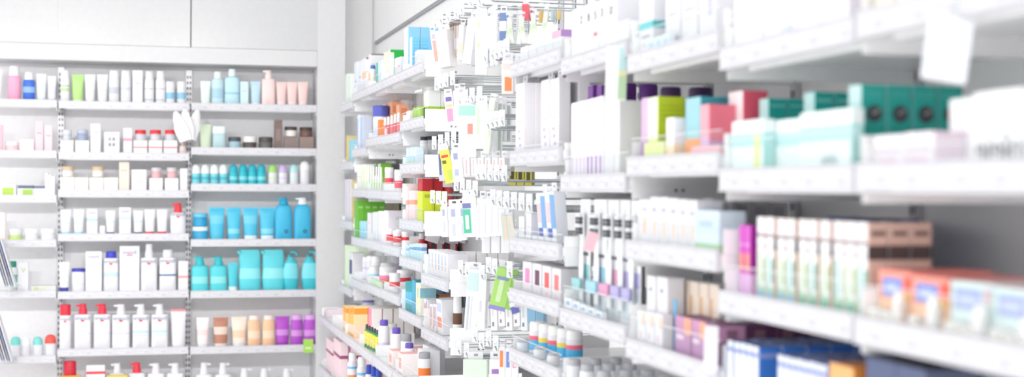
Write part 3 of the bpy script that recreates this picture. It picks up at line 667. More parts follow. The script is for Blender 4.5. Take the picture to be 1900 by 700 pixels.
# ------------------------------------------------------------------ products on the gondola
def place_of(bay, row): return f'{ROWW[row]} shelf, {BAYW[bay]} gondola bay'
ROUND = ('bottle', 'jar', 'deodorant_stick', 'pump_bottle', 'squeeze_tube')
PLACED = {}
def g(bay, row, kind, pl, pr, yt, desc, xo=.02, d=.06, base=0, turn=0, lean=0, fx=0, **kw):
    """one product: pl, pr are where its front shows in the photo, fx how far behind that front it stands in its file"""
    S = SHELF[(bay, row)]; X = S['X'] + xo
    if kind in ROUND:
        Xc = X
        for _ in range(3):
            yc, zt, zc = on_x((pl + pr) / 2, yt, Xc); w_ = (pr - pl) * zc / FPX; Xc = X + w_ / 2
        y0 = yc; d = w_ * (1 if kind != 'squeeze_tube' else .6)
        if kind in ('bottle', 'pump_bottle') and kw.get('n', 2) > 2.5: d = w_ * .8
    else:
        yf = on_x(pl, yt, X)[0]; yn, zt, zc = on_x(pr, yt, X); w_ = yf - yn; y0 = (yf + yn) / 2
    X += fx
    if not S['ya'] <= y0 <= S['yb']:       # it stands in a neighbouring bay
        for (b2, r2), S2 in SHELF.items():
            if r2 == row and S2['ya'] <= y0 <= S2['yb'] and abs(b2 - bay) < 3 and abs(S2['z'] - S['z']) < .036: bay, S = b2, S2; break
    y0 = min(max(y0, S['ya'] + w_ / 2 + .0085), S['yb'] - w_ / 2 - .0085)
    z0 = S['z'] + .0008 + base
    if d > S['back'] - S['X'] - .01: d = S['back'] - S['X'] - .012
    X = max(min(X, S['back'] - d), S['X'] + .0068)
    boxes = PLACED.setdefault((bay, row), [])
    def free(x, y): return x >= S['X'] + .0066 and x + d <= S['back'] and y - w_ / 2 > S['ya'] + .008 and y + w_ / 2 < S['yb'] - .008 and not any(x < b1 - 1e-4 and x + d > b0 + 1e-4 and y - w_ / 2 < b3 - 1e-4 and y + w_ / 2 > b2 + 1e-4 for b0, b1, b2, b3 in boxes)
    if base == 0 and not free(X, y0):
        cand = sorted(((abs(dx) + 1.6 * abs(dy), X + dx, y0 + dy) for dx in [.003 * k for k in range(-12, 50)] for dy in [.004 * j for j in range(-14, 15)]))
        for _, x, y in cand:
            if free(x, y): X, y0 = x, y; break
        else: print('DROP', desc, bay, row); return None, 0
    if base == 0: boxes.append((X, X + d, y0 - w_ / 2, y0 + w_ / 2))
    h = zt - z0
    above = [q['z'] - .048 for (b2, _), q in SHELF.items() if b2 == bay and q['z'] > S['z'] + .03]
    if above: h = min(h, min(above) - z0)
    if h < .012: print('LOW', desc, h); return None, 0
    o = item(kind, w_, d, h, (X, y0, z0), (lean, 0, -math.pi / 2 + turn), desc, place_of(bay, row), -y0, **kw)
    return o, base + h
def run(bay, row, kind, edges, yts, desc, **kw):
    """a row of equal products; edges are the pixels where one ends and the next begins"""
    for i, (a, c) in enumerate(zip(edges, edges[1:])):
        g(bay, row, kind, a + .6, c - .6, yts[i] if isinstance(yts, (list, tuple)) else yts, desc, **kw)
def lin_(a, c, n): return [a + (c - a) * i / n for i in range(n + 1)]
txt = lambda c='#c4c6d2', z=.5: ((.2, .8, z, z + .04, c), (.2, .65, z - .12, z - .09, '#d8d9e0'))

# ---------- first bay (at the rear corner, soft and pale)
run(1, 'A', 'carton', [639, 645, 651], 137, 'slim pale mint carton', d=.05, F='#dfeee4', S='#eef3ef')
run(1, 'B', 'carton', [642, 646], 252, 'amber bottle carton', d=.05, F='#e8c46a', S='#e8d08c')
run(1, 'B', 'carton', [647, 653], 258, 'sky blue carton', d=.05, F='#8fd0e4', S='#a8dcec')
for k in range(5): g(1, 'C', 'carton', 637 + 3 * k, 639.4 + 3 * k, 333, 'thin grey lilac booklet carton', d=.09, F='#cfc8d8' if k % 2 else '#e8e4ea', S='#d8d4de')
g(1, 'C', 'carton', 652, 655, 335, 'thin ochre carton', d=.07, F='#d8c48c', S='#d8c48c')
run(1, 'D', 'carton', [636, 641, 646], 455, 'pale green upright carton', d=.05, F='#d6ecc8', S='#e2efd8')
g(1, 'D', 'carton', 648, 654, 470, 'white carton with indigo window', d=.06, deco=((.1, .9, .4, .8, '#4c4a7c'),))
# ---------- second to fourth bays
g(2, 'A', 'carton', 659, 664, 113, 'grey blue slim carton', d=.06, F='#dfe4f0', S='#e9ecf4', deco=txt('#a0acd0'))
g(2, 'A', 'carton', 665, 671, 112, 'grey blue slim carton', d=.06, F='#dfe4f0', S='#e9ecf4', deco=txt('#a0acd0'))
g(2, 'A', 'carton', 672, 679.5, 106, 'white carton with orange print', d=.13, bands=((.4, .6, '#f0c8a0'),), sbands=((.94, 1, '#8a7c80'), (.55, .6, '#d8cfc4')))
g(3, 'A', 'carton', 681, 686, 101, 'tall white carton with orange emblem', d=.15, xo=.03, deco=((.1, .9, .3, .5, '#f0b888'),), sbands=((.96, 1, '#857a80'), (.7, .74, '#d8d0c8'), (.6, .64, '#dcd4cc')))
g(3, 'A', 'bottle', 687, 697, 121, 'white bottle with blue flat cap', cap='#3d74bd', cf=.16, cw=.95, bands=((.3, .6, '#e3e8d8'),))
g(3, 'A', 'carton', 698, 702, 115, 'thin teal edged carton', d=.03, F='#4db2b0', S='#e6efe4')
g(3, 'A', 'carton', 703, 708, 112, 'thin ice blue carton', d=.05, F='#cfe2ee', S='#e8eff4')
run(4, 'A', 'carton', [711, 714.5, 718.5], [98, 97], 'tall pale yellow carton', d=.03, xo=.03, F='#f0f4d4', S='#e6efd2')
g(4, 'A', 'carton', 719, 723, 105, 'white carton with blue side stripe', d=.04, F='#eee8f4', S='#4d8fd0', sbands=((0, .5, '#eef0f6'),))
g(4, 'A', 'carton', 721, 724.5, 92, 'bright green carton at the back', d=.06, xo=.09, F='#eef4e8', S='#23b04e', T='#1c9a40', sdeco=((.5, .85, .66, .8, '#e8d09c'),))
g(4, 'A', 'carton', 725, 731, 99, 'bright green carton in front', d=.07, xo=.02, F='#f4f8f2', S='#22b24c', T='#1fa044')
g(4, 'A', 'carton', 732, 737, 107, 'small white carton beside green', d=.03, deco=txt())
g(4, 'A', 'carton', 738, 743, 105, 'small white carton with pink dash', d=.04, deco=((.2, .8, .5, .6, '#f0a8b4'),))
# ---------- fifth bay, top: tall blue cartons
g(5, 'A', 'carton', 750, 757.5, 49.5, 'tall blue sided carton', xo=.03, d=.047, F='#f4f6fa', S='#8cc6ea', T='#a4d2f0')
g(5, 'A', 'carton', 750, 757.5, 49.5, 'tall blue sided carton behind', xo=.03, fx=.0485, d=.047, F='#f4f6fa', S='#8cc6ea', T='#a4d2f0')
g(5, 'A', 'carton', 750, 757.5, 49.5, 'tall blue sided carton at the wall', xo=.03, fx=.097, d=.047, F='#f4f6fa', S='#8cc6ea', T='#a4d2f0')
g(5, 'A', 'carton', 757, 761.5, 68, 'azure carton with fine lines', xo=.0, fx=0, d=.029, F='#f2f6fa', S='#74c0e6', sdeco=[(.1, .9, z, z + .01, '#54a8d6') for z in (.85, .75, .65, .55, .45)])
g(5, 'A', 'carton', 757, 761.5, 68, 'azure carton with fine lines behind', xo=.0, fx=.0295, d=.029, F='#f2f6fa', S='#74c0e6', sdeco=[(.1, .9, z, z + .01, '#54a8d6') for z in (.85, .75, .65, .55, .45)])
g(5, 'A', 'carton', 760, 769, 92, 'low white carton with green print', xo=.01, d=.045, deco=((.2, .8, .5, .7, '#d4e8d8'),))
g(5, 'A', 'carton', 769.8, 777, 92, 'low plain white carton', xo=.01, d=.05, deco=txt())
g(5, 'A', 'carton', 772, 784, 77, 'white carton with indigo panel', xo=.03, d=.06, F='#eef2fa', deco=((.1, .5, .5, .9, '#c8d8f0'),), sdeco=((.38, .72, .0, .92, '#7f8ad0'),))
g(5, 'A', 'carton', 748, 752, 94, 'plain small white carton', d=.035)
# ---------- second shelves
run(2, 'B', 'carton', [658, 663, 668], 215, 'slim white carton with blue stripes', d=.045, F='#e8eef8', deco=((.1, .5, .1, .9, '#a8bce4'),))
g(2, 'B', 'carton', 668.6, 673, 216, 'slim powder blue carton', d=.045, F='#b8cdec', S='#cfdcf0')
g(3, 'B', 'jar', 677, 706, 202, 'large tub with violet blue domed lid', body='#f0f0f6', lid='#5560bc', lf=.32, bands=((.2, .6, '#cdd4f0'),))
g(3, 'B', 'carton', 701, 704, 222, 'small orange carton', d=.04, F='#f08a3c', S='#f4944c')
for k, (pl, yt) in enumerate(((702, 195), (710, 193), (735, 194))): g(3 if pl < 710 else 4, 'B', 'hanging_pack', pl, pl + 5, yt, 'tilted orange pouch pack', xo=.09 + .01 * k, d=.045, F='#fac4a4', S='#f8b894', sdeco=((.2, .8, .72, .9, '#ee9468'), (.2, .8, .3, .5, '#f8dccc')), tab='#f8b894')
for k in range(5): g(4, 'B', 'bottle', 712 + 6.2 * k, 718 + 6.2 * k, 219 - 2.4 * k, 'small white bottle with red label', xo=.01 + .004 * k, cap='#f4f4f4', cf=.22, cw=.8, bands=((.1, .6, '#e8606c' if k % 2 else '#ee8088'),))
g(5, 'B', 'carton', 746, 752, 208, 'pale pink white carton', d=.05, F='#f8eeee')
for k in range(3): g(5, 'B', 'clear_bag', 757 + 6 * k, 763 + 6 * k, 167 - k, 'clear bag with lime contents', xo=.02, d=.03, fill='#a6cc3c')
for k in range(3): g(5, 'B', 'carton', 775.5, 784, 161, ('clear topped lime carton in front', 'clear topped lime carton in the middle', 'clear topped lime carton at the back')[k], xo=.03, fx=.048 * k, d=.047, F='#eef0ea', S='#e4e6e4', bands=((0, .42, '#9cc42c'), (.9, 1, '#cfd2d0')))
# ---------- third shelves
run(2, 'C', 'carton', [656, 660.5, 665, 669.5], 306, 'slim cream white carton', d=.05, F='#f4f2ee', deco=txt())
run(2, 'C', 'carton', [670, 674, 678.5], 305, 'slim white carton with lime edge', d=.04, F='#eef4e4', deco=((.1, .4, .1, .8, '#cfe4a8'),))
for k in range(6): g(3, 'C', 'bottle', 682 + 4.6 * k, 687 + 4.6 * k, 308 + k * .5, 'thin white dropper bottle', xo=.01, cap='#eef4ec', cf=.35, cw=.6, bands=((.1, .45, '#d8ecd0'),))
for k in range(3): g(3, 'C', 'carton', 684 + 8 * k, 690 + 8 * k, 304, 'green carton behind dropper bottles', xo=.08, d=.05, F='#f0f4ec', S='#86c83c')
for k in range(3): g(4, 'C', 'jar', 714 + 9 * k, 730 + 9 * k, 311 + k * 4, 'white tub with red swoosh', xo=.02 + .02 * (k % 2), lid='#f2f2f2', lf=.2, bands=((.25, .7, '#e85060'),))
run(5, 'C', 'carton', lin_(748, 772, 4), [275, 274, 273, 273], 'slim light blue carton', d=.03, F='#bcdff0', S='#d6eaf4', deco=((.2, .8, .5, .9, '#e8f4fa'), (.2, .8, .1, .3, '#cfe8c0')))
for k, (pl, pr) in enumerate(((769, 784), (785, 815), (817, 845))): g(5, 'C', 'bottle', pl, pr, 254, ('narrow white tub with black lid', 'wide white tub with black lid', 'white tub with black lid at the back')[k], xo=.03 + .055 * k, cap='#34363c', cf=.13, cw=.98, sh=.04, bands=((.2, .75, '#f6f6f8'), (.08, .2, '#a8dcec')))
# ---------- fourth shelves
for k in range(6): g(2, 'D', 'carton', 655.5, 660, 370, ('grass green carton, front of file', 'grass green carton, second in file', 'grass green carton, third in file', 'grass green carton, fourth in file', 'taupe brown carton, fifth in file', 'taupe brown carton, rear of file')[k], xo=.01, fx=.0335 * k, d=.0325, F='#6db83c' if k < 4 else '#b0a898', S='#74bf3c' if k < 4 else '#a89e90', sdeco=((.2, .8, .8, .85, '#b0dc84'),) if k < 4 else ())
run(2, 'D', 'carton', [661, 666.5, 672, 678], 411, 'light sky blue carton', d=.05, F='#a8dcf0', S='#bfe4f2', deco=((.2, .8, .4, .6, '#8ccbe6'),))
g(3, 'D', 'carton', 684, 690, 396, 'white carton with faint pink print', d=.05, deco=((.2, .8, .6, .7, '#eccfd4'),))
run(3, 'D', 'carton', [691, 695.5, 700], 394, 'white carton with pale teal stripe', d=.05, deco=((.6, .9, .1, .9, '#d4ecec'),))
run(3, 'D', 'carton', [701, 705, 709], 392, 'tall white carton with violet line', d=.11, F='#f2eef4', deco=((.4, .6, .05, .95, '#d0c4dc'),), sdeco=((.2, .7, .75, .85, '#d4d4da'),))
g(4, 'D', 'carton', 712, 719, 391, 'broad white carton with rose top', xo=.03, d=.11, T='#d8a8b4', sdeco=((.3, .8, .72, .82, '#d0d0d6'),))
for k in range(4): g(4, 'D', 'jar', 717 + 6 * k, 732 + 6 * k, 424 + 2 * k, 'white can with red band', xo=.012 + .012 * (k % 2), lid='#f4f0f0', lf=.14, bands=((.3, .75, '#e23a44'),))
run(5, 'D', 'carton', lin_(750, 769, 5), [356, 355, 355, 354, 354], 'slim rose carton with orange tip', d=.022, F='#f4d8dc', S='#f6e4e4', bands=((.55, .7, '#f0a88c'),))
run(5, 'D', 'carton', [748, 757, 765], 328, 'tall scarlet carton', xo=.03, d=.04, F='#d83444', S='#e03c48', deco=((.4, .6, .1, .9, '#e86a74'),))
for k in range(3): g(5, 'D', 'clear_bag', 766, 775, 326, ('clear bag with red header in front', 'clear bag with red header in the middle', 'clear bag with red header at the back')[k], xo=.055, fx=.046 * k, d=.044, fill='#e24444', ff=.8)
g(5, 'D', 'carton', 774, 783, 355, 'chartreuse carton', xo=.006, d=.045, F='#d2dc48', S='#c6d432', sdeco=((.2, .8, .8, .9, '#98a82c'), (.2, .8, .2, .24, '#a0b030')))
g(5, 'D', 'carton', 774, 783, 355, 'chartreuse carton behind', xo=.006, fx=.047, d=.045, F='#d2dc48', S='#c6d432')
# ---------- fifth bay, fifth shelf: cans and red black cartons behind light blue cartons
run(5, 'E', 'carton', lin_(748, 782, 6), [455, 454, 454, 453, 453, 453], 'pale blue carton with white top', d=.022, F='#c2e4f0', S='#e0f0f6', bands=((.6, .8, '#7ca8d8'),))
g(5, 'E', 'jar', 745, 759, 421, 'white can with scarlet swoosh', xo=.032, lid='#eeeaea', lf=.1, bands=((.3, .85, '#e03a3c'),))
for k in range(3): g(5, 'E', 'carton', 759, 768, 424, ('black and red carton in front', 'black and red carton in the middle', 'black and red carton at the back')[k], xo=.033, fx=.051 * k, d=.05, F='#8c3438', S='#e03c40', sdeco=((.0, .35, .1, .95, '#5c4a4c'), (.45, .85, .3, .9, '#f2eeee')))
# ---------- sixth bay, fifth shelf: row of white cartons, leaflets on top
run(6, 'E', 'carton', lin_(789, 830, 6), [463, 464, 466, 468, 470, 472], 'white carton with blue orange side print', d=.07, deco=((.15, .4, .3, .9, '#a8bce4'), (.5, .85, .2, .7, '#f4d8c8')))
for k in range(5): g(6, 'E', 'carton', 806, 815, 463, 'white carton stored behind printed cartons', xo=.095, fx=.039 * k, d=.037, S='#f0eeee')
sh_ = SHELF[(6, 'E')]
for k in range(10):
    yc = on_x(800, 460, 1.0)[0]
    o = item('carton', .05, .004, .055, (1.0 + .026 * k, yc + .01 * (k % 3), sh_['z'] + .105), (.25 * (-1) ** k, .3, -.2 + .1 * (k % 4)), 'folded leaflet poking out above the cartons', place_of(6, 'E'), k, name='hanging_leaflet', cat='leaflet', F='#f4eef2', S='#e4d8e0', deco=((.1, .9, .6, .8, '#d8b0c4'),))
# ---------- second to fourth bays, fifth shelf: white tubs
for k, (by_, pl) in enumerate(((2, 660), (2, 669), (3, 680), (3, 689))): g(by_, 'E', 'bottle', pl, pl + 17 + k, 473 + k, 'large white tub with violet print', xo=.045, cap='#f4f4f6', cf=.2, cw=.98, sh=.04, bands=((.45, .55, '#cfc8ea'), (.1, .3, '#e4e2f0')))
for k in range(2): g(4, 'E', 'jar', 708 + 17 * k, 726 + 17 * k, 472 + 3 * k, 'lilac grey lidded jar', xo=.16, lid='#e4e2ea', body='#c8c0d4', lf=.3)
g(2, 'E', 'carton', 655, 659, 482, 'indigo fronted carton', xo=.08, d=.05, F='#8c88b8', S='#5e5a8c')
g(3, 'E', 'bottle', 684, 707, 495, 'white tub with sky blue wave', cap=W, cf=.2, cw=.95, sh=.04, bands=((.35, .6, '#a4d6ee'),))
for k in range(3): g(3, 'E', 'carton', 687 + 6 * k, 692 + 6 * k, 518 + 3 * k, 'pale green print carton', xo=.004, d=.012, F='#cfe8c0', S='#e4f0dc')
g(4, 'E', 'bottle', 704, 735, 488, 'tub with grey lid and pink orange label', xo=.03, cap='#c8cacc', cf=.16, cw=.9, sh=.06, bands=((.12, .3, '#f0824c'), (.3, .48, '#ec8cb4'), (.48, .62, '#f4f4f4')))
g(4, 'E', 'jar', 722, 742, 507, 'low white tub with red diagonal', xo=.006, lid=W, lf=.2, bands=((.4, .7, '#e4545c'),))
g(4, 'E', 'bottle', 735, 763, 501, 'white bottle with red upright panel', xo=.07, cap='#f4f4f4', cf=.22, cw=.95, sh=.04, bands=((.05, .62, '#dc4450'),))
# ---------- fifth and sixth bay, sixth shelf
run(5, 'F', 'carton', [749, 756, 763], 523, 'deep teal carton', d=.045, F='#1d9aa0', S='#2fb0b0', bands=((.25, .65, '#58b8dc'),))
g(5, 'F', 'carton', 764, 770, 521, 'blue teal carton', d=.04, F='#4aa8cc', S='#3c9cb4')
run(5, 'F', 'carton', [771, 775.5, 780], 526, 'white carton with yellow stripe', d=.06, F='#f4f4e6', deco=((.5, .9, .3, .9, '#e4e48c'),), sbands=((.55, .85, '#8cbccc'),))
g(5, 'F', 'carton', 764, 773, 505, 'light blue carton at the back', xo=.15, d=.07, F='#7cb8dc', S='#5ca4d0', sdeco=((.2, .8, .3, .7, '#a4d0ec'),))
g(5, 'F', 'carton', 772, 783, 530, 'yellow edged teal carton', xo=.085, d=.1, F='#e4dc84', S='#90bccb', sbands=((0, .45, '#f0f0ee'),))
run(6, 'F', 'carton', [788, 795], 558, 'white carton with blue and orange stripes', d=.07, deco=((.1, .5, .1, .8, '#f0a070'), (.6, .9, .3, .95, '#8c9cd8')))
run(6, 'F', 'carton', [796.5, 803, 810], [566, 566], 'stacked white carton with orange stripes', d=.07, deco=((.1, .45, .1, .9, '#f0a070'), (.55, .9, .2, .9, '#a8b4e0')))
g(6, 'F', 'carton', 813, 822, 558, 'leaning white carton with red orange marks', d=.07, lean=.06, deco=((.1, .9, .2, .5, '#f08c70'), (.1, .9, .65, .9, '#c0c8e8')))
for k in range(2): g(6, 'F', 'carton', 799 + 9 * k, 806 + 9 * k, 546 + 2 * k, 'white carton with brick orange top', xo=.11, d=.06, F='#f4e8e0', S='#f4efec', T='#e08858', bands=((.9, 1, '#e8905c'),))
g(6, 'F', 'bottle', 839, 856, 550, 'brown glass bottle with white cap', xo=.05, body='#6c4a38', cap='#f6f6f6', cf=.42, cw=.9, sh=.05, bands=((0, .3, '#f0eeee'),))
# ---------- the two deep base shelves
run(1, 'G', 'carton', [597, 601.5, 606], 572, 'white carton with raspberry stripe', d=.06, F='#f4e4ea', deco=((.2, .6, .05, .7, '#f0a0b8'),))
for k, (pl, pr, yt) in enumerate(((618, 639, 556), (638, 656, 557), (652, 673, 558), (668, 690, 556))): g(1 if pl < 630 else 2, 'G', 'bottle', pl, pr, yt, 'white tub with periwinkle lid', xo=.1 + .03 * k, cap='#8a84d6', cf=.16, cw=.98, sh=.05, bands=((.1, .6, '#eee4f0'), (.3, .36, '#d4b8d8')))
run(2, 'G', 'carton', [636, 643, 650, 656], [570, 570, 569], 'amber orange carton', d=.06, F='#f4bc58', S='#f8dca8', bands=((.75, .95, '#f0a03c'), (.1, .4, '#f8dcc0')))
for k in range(4): g(2, 'G', 'carton', 656.5, 668, 574, ('pink fronted white carton in front', 'white carton second in file from front', 'white carton third in file from front', 'white carton last in file from front')[k], xo=.03, fx=.046 * k, d=.045, F='#e898b4', S='#eeeae8', sdeco=((.94, 1, 0, 1, '#8c3c5c'),))
for k in range(5): g(3, 'G', 'bottle', 676 + 5 * k, 685 + 5 * k, 602 + 2.6 * k, 'small green bottle with yellow label', xo=.012 + .003 * k, body='#3f8f5c', cap='#4c4c50', cf=.2, cw=.55, sh=.2, bands=((.15, .62, '#e8dc58'),))
for k in range(3): g(3, 'G', 'jar', 683 + 16 * k, 705 + 16 * k, 597 + 2 * k, 'grey lidded white jar', xo=.1, lid='#cfd2ce', lf=.25, body='#ecebe8')
for k, pl in enumerate((702, 725, 749)): g(3 if k == 0 else 4, 'G', 'bottle', pl, pl + 21, 594, 'clear white bottle with purple ribbed cap', xo=.03, cap='#6a54b4', cf=.17, cw=.74, sh=.18, body='#ecebee', bands=((.0, .35, '#d8d0ea'),), neck='#e8e8ea')
for k in range(4): g(4, 'G', 'carton', 712 + 9 * k, 719 + 9 * k, 649 + 3 * k, 'white carton with coral print', xo=.008, d=.08, F='#f6e8e6', S='#f4eeec', T='#f2b8b4', deco=((.2, .8, .3, .8, '#f0a8a4'),))
for k in range(2): g(5, 'G', 'carton', 764 + 11 * k, 773 + 11 * k, 630, 'tall white carton with apricot print', xo=.05, d=.06, deco=((.2, .8, .2, .5, '#f4c4a0'),))
for k, pl in enumerate((776, 802)): g(5, 'G', 'bottle', pl, pl + 23, 654, 'white bottle, grey cap and orange label', xo=.03, cap='#9c9ea4', cf=.2, cw=.98, sh=.02, bands=((.2, .5, '#f0803c'),))
for k in range(3): g(1 if k < 2 else 2, 'H', 'carton', 605 + 14 * k, 617 + 14 * k, 636, 'shrink wrapped pink bundle', xo=.01, d=.12, F='#f0d4dc', S='#eedde2', bands=((.6, .68, '#9c5474'),), sdeco=((.3, .4, 0, 1, '#a87890'),))
for k in range(3): g(1, 'H', 'bottle', 596 + 9 * k, 606 + 9 * k, 616, 'lilac capped pale bottle', xo=.1, cap='#b8b0e4', cf=.25, cw=.9, body='#f0e4f0')
for k in range(2): g(3, 'H', 'bottle', 645 + 17 * k, 663 + 17 * k, 655 + 8 * k, 'white bottle with orange panel', xo=.01, cap='#f4f6f8', cf=.22, cw=.75, sh=.1, bands=((.1, .45, '#f29050'), (.6, .66, '#7cb4e4')))
for k in range(3): g(4, 'H', 'bottle', 678 + 9 * k, 691 + 9 * k, 677 + 4 * k, 'white bottle with royal blue cap', xo=.01, cap='#2f4cb4', cf=.2, cw=.8)

# ---------- ninth bay
run(9, 'A', 'carton', lin_(965, 1042, 5), [84, 80, 76, 72, 68], 'low white carton with pale aqua rim', d=.06, deco=((.05, .95, .7, .76, '#d0e8e8'),))
g(9, 'A', 'carton', 1024, 1041, 54, 'pink violet carton at the back', xo=.09, d=.06, F='#e8c4dc', S='#b48cc8')
for f in range(2):
    for k, (pl, pr) in enumerate(((953, 968), (970, 985), (987, 1002), (1004, 1019), (1021, 1037))):
        g(9, 'B', 'hanging_pack', pl, pr, 152 - 2 * k, 'tall white pack with violet dots' if f == 0 else 'tall white pack in the second file', xo=.04, fx=.05 * f, d=.03, F='#f0eef2', S='#f2f0f4', deco=((.3, .5, .3, .34, '#c8a8cc'), (.4, .6, .2, .24, '#d0b0c8'), (.3, .7, .45, .48, '#d8d4e4'), (.5, .7, .1, .14, '#b0a8d8')))
g(9, 'B', 'carton', 958, 998, 262, 'long flat white carton with red line', xo=.0068, d=.02, deco=((.1, .95, .3, .42, '#f0c0b8'),))
for k in range(3): g(9, 'C', 'carton', 956 + 10 * k, 965 + 10 * k, 402 - 3 * k, 'white carton beside dental packs', xo=.02, d=.05, deco=txt())
for k, (pl, pr) in enumerate(((985, 999), (1001, 1016), (1018, 1034))): g(9, 'C', 'hanging_pack', pl, pr, 362 - 3 * k, 'white dental pack with blue corner', xo=.03, d=.03, lean=.08, F='#eef2fa', deco=((.5, 1, .3, .95, '#78a8dc'), (.1, .6, .1, .3, '#5868c0'), (.1, .45, .4, .8, '#e8c8c8')))
for k in range(6): g(9, 'C', 'carton', 962 + 12 * k, 972 + 12 * k, 436 + 1.5 * k, 'small white sample carton', xo=.006, d=.012, deco=txt('#b0b8d8', .5))
for k, (c1, c2) in enumerate((('#e88cc0', '#f0d8e8'), ('#6c3c54', '#e8e0e4'), ('#e85c58', '#f0c8c4'), ('#ec7c7c', '#f4d4d4'))):
    g(9, 'D', 'carton', 970 + 18 * k, 986 + 18 * k, 488 + 4 * k, ('white carton with magenta lettering', 'white carton with plum square', 'white carton with red lettering', 'white carton with coral lettering')[k], d=.07, deco=((.3, .8, .3, .8, c1), (.4, .7, .1, .2, c2)))
for k in range(5): g(9, 'E', 'bottle', 982 + 17 * k, 1014 + 17 * k, 597 + 4 * k, 'wide white tub with yellow cyan label', xo=.03 + .008 * k, cap='#f4f4f4', cf=.28, cw=.98, sh=.03, bands=((.1, .42, '#4cb4e4'), (.42, .56, '#ecd44c' if k % 2 else '#ec6c84')))
# ---------- tenth bay
NUM = ['1', '2', '8', '5', '3', '12']
ed = [1056, 1069, 1083, 1098, 1110, 1122, 1143]
for k in range(6):
    g(10, 'A', 'carton', ed[k] + .5, ed[k + 1] - .5, 16 - 5 * k, ['tall white carton, narrow and plain', 'tall white carton numbered two', 'tall white carton numbered eight', 'tall white carton numbered five', 'tall white carton numbered three', 'tall white carton numbered twelve'][k], xo=.02, d=.06, F='#f4f4f7', S='#dfe0e6', T='#4c84dc',
      deco=((.15, .85, .5, .52, '#c8c8d4'), (.15, .85, .44, .46, '#d4d4de')) + (((.2, .7, .36, .42, '#e8585c'),) if k == 3 else ()), text=(NUM[k], .026 if k < 5 else .024, '#5c5c68', .74, False) if k else None)
for k in range(3): g(10, 'A', 'carton', 1105 + 12 * k, 1115 + 12 * k, 82 - 2 * k, 'low aqua tinted carton', xo=.002, d=.014, F='#d8eef0')
g(10, 'A', 'carton', 1140, 1160, 38, 'low white leaflet carton', xo=.004, d=.05, F='#f6f6f8')
ed = [1056, 1063, 1071, 1079, 1087, 1095, 1103, 1111, 1119]
for k in range(8):
    g(10, 'B', 'carton', ed[k], ed[k + 1] - 1, 192 - 2 * k, 'tall slim white carton with violet foot', d=.04, F='#f6f5f8', S='#f0eff4', deco=((.3, .75, .03, .27, '#d8c8e0' if k < 4 else '#a878bc'), (0, .06, .02, .98, '#dcdae4')), T='#8c5ca8')
for k in range(3): g(10, 'B', 'carton', 1083 + 12 * k, 1092 + 12 * k, 160 - k, 'tall purple topped carton behind', xo=.06, d=.03, F='#f4f2f6', S='#ece8f0', bands=((.82, 1, '#7a3f9c'),))
run(10, 'B', 'carton', [1120, 1129, 1139, 1150], 186, 'tall white carton with mint mark', d=.05, xo=.024, deco=((.2, .9, .6, .7, '#d8ecec'),))
for k, (pl, pr, yt) in enumerate(((1148, 1182, 153), (1184, 1222, 157), (1224, 1265, 162), (1276, 1324, 163))):
    g(11, 'B', 'bottle', pl, pr, yt, 'large white tub with dark purple lid', xo=.13 + .005 * k, cap=('#7a3f9c', '#6a3690', '#4c3060', '#43305a')[k], cf=.22, cw=.98, sh=.03, bands=((.3, .6, '#e4e0ea'),))
g(10, 'B', 'bottle', 1132, 1164, 190, 'white tub with lilac label', xo=.07, cap='#f2f0f4', cf=.18, cw=.98, sh=.03, bands=((.2, .5, '#d8d4e4'),))
ed = [1043, 1062, 1083, 1108, 1130, 1150, 1170]
for k in range(6): g(10, 'C', 'toothbrush_pack', ed[k] + 1, ed[k + 1] - 1, 366, ('toothbrush pack with teal print', 'toothbrush pack with blue print', 'toothbrush pack with sky print', 'toothbrush pack with magenta print', 'toothbrush pack with violet print', 'toothbrush pack with indigo print')[k], xo=.02, d=.03, tint=('#8cccd0', '#90c0dc', '#90cce4', '#e4a4c4', '#b4a8dc', '#b0b0dc')[k], label=('#98ccd0', '#a0c8dc', '#a0d0e4', '#dc9cc0', '#b4acdc', '#b0acd8')[k])
for k in range(6): g(10, 'C', 'toothbrush_pack', ed[k] + 2, ed[k + 1] - 1, 363, 'toothbrush pack in the second file', xo=.065, d=.03, tint='#b0b8c8', label='#a8b0c0')
for k in range(5): g(10, 'C', 'carton', 1046 + 14 * k, 1058 + 14 * k, 556 + 6 * k, 'small white brush head carton', xo=.004, d=.012, F='#eef2f6', deco=((.2, .8, .5, .8, '#9cb4d4'),))
for r_ in range(3):
    for k in range(4):
        pl = 1046 + 29 * k + k
        g(10, 'D', 'bottle', pl, pl + 27 + k, 664 + 12.3 * k, ('clear bottle with grey cap, front file', 'clear bottle with grey cap, middle file', 'clear bottle with grey cap, rear file')[r_], xo=.008, fx=.05 * r_, cap='#b4b6bd', cf=.24, cw=.9, sh=.1, body='#e8eaee', n=2.2)
for k, (pl, yt) in enumerate(((962, 632), (988, 643), (1013, 654))): g(9, 'E', 'bottle', pl, pl + 24, yt, 'clear bottle with grey cap before tubs', xo=.004, cap='#b4b6bd', cf=.24, cw=.9, sh=.1, body='#e8eaee', n=2.2)
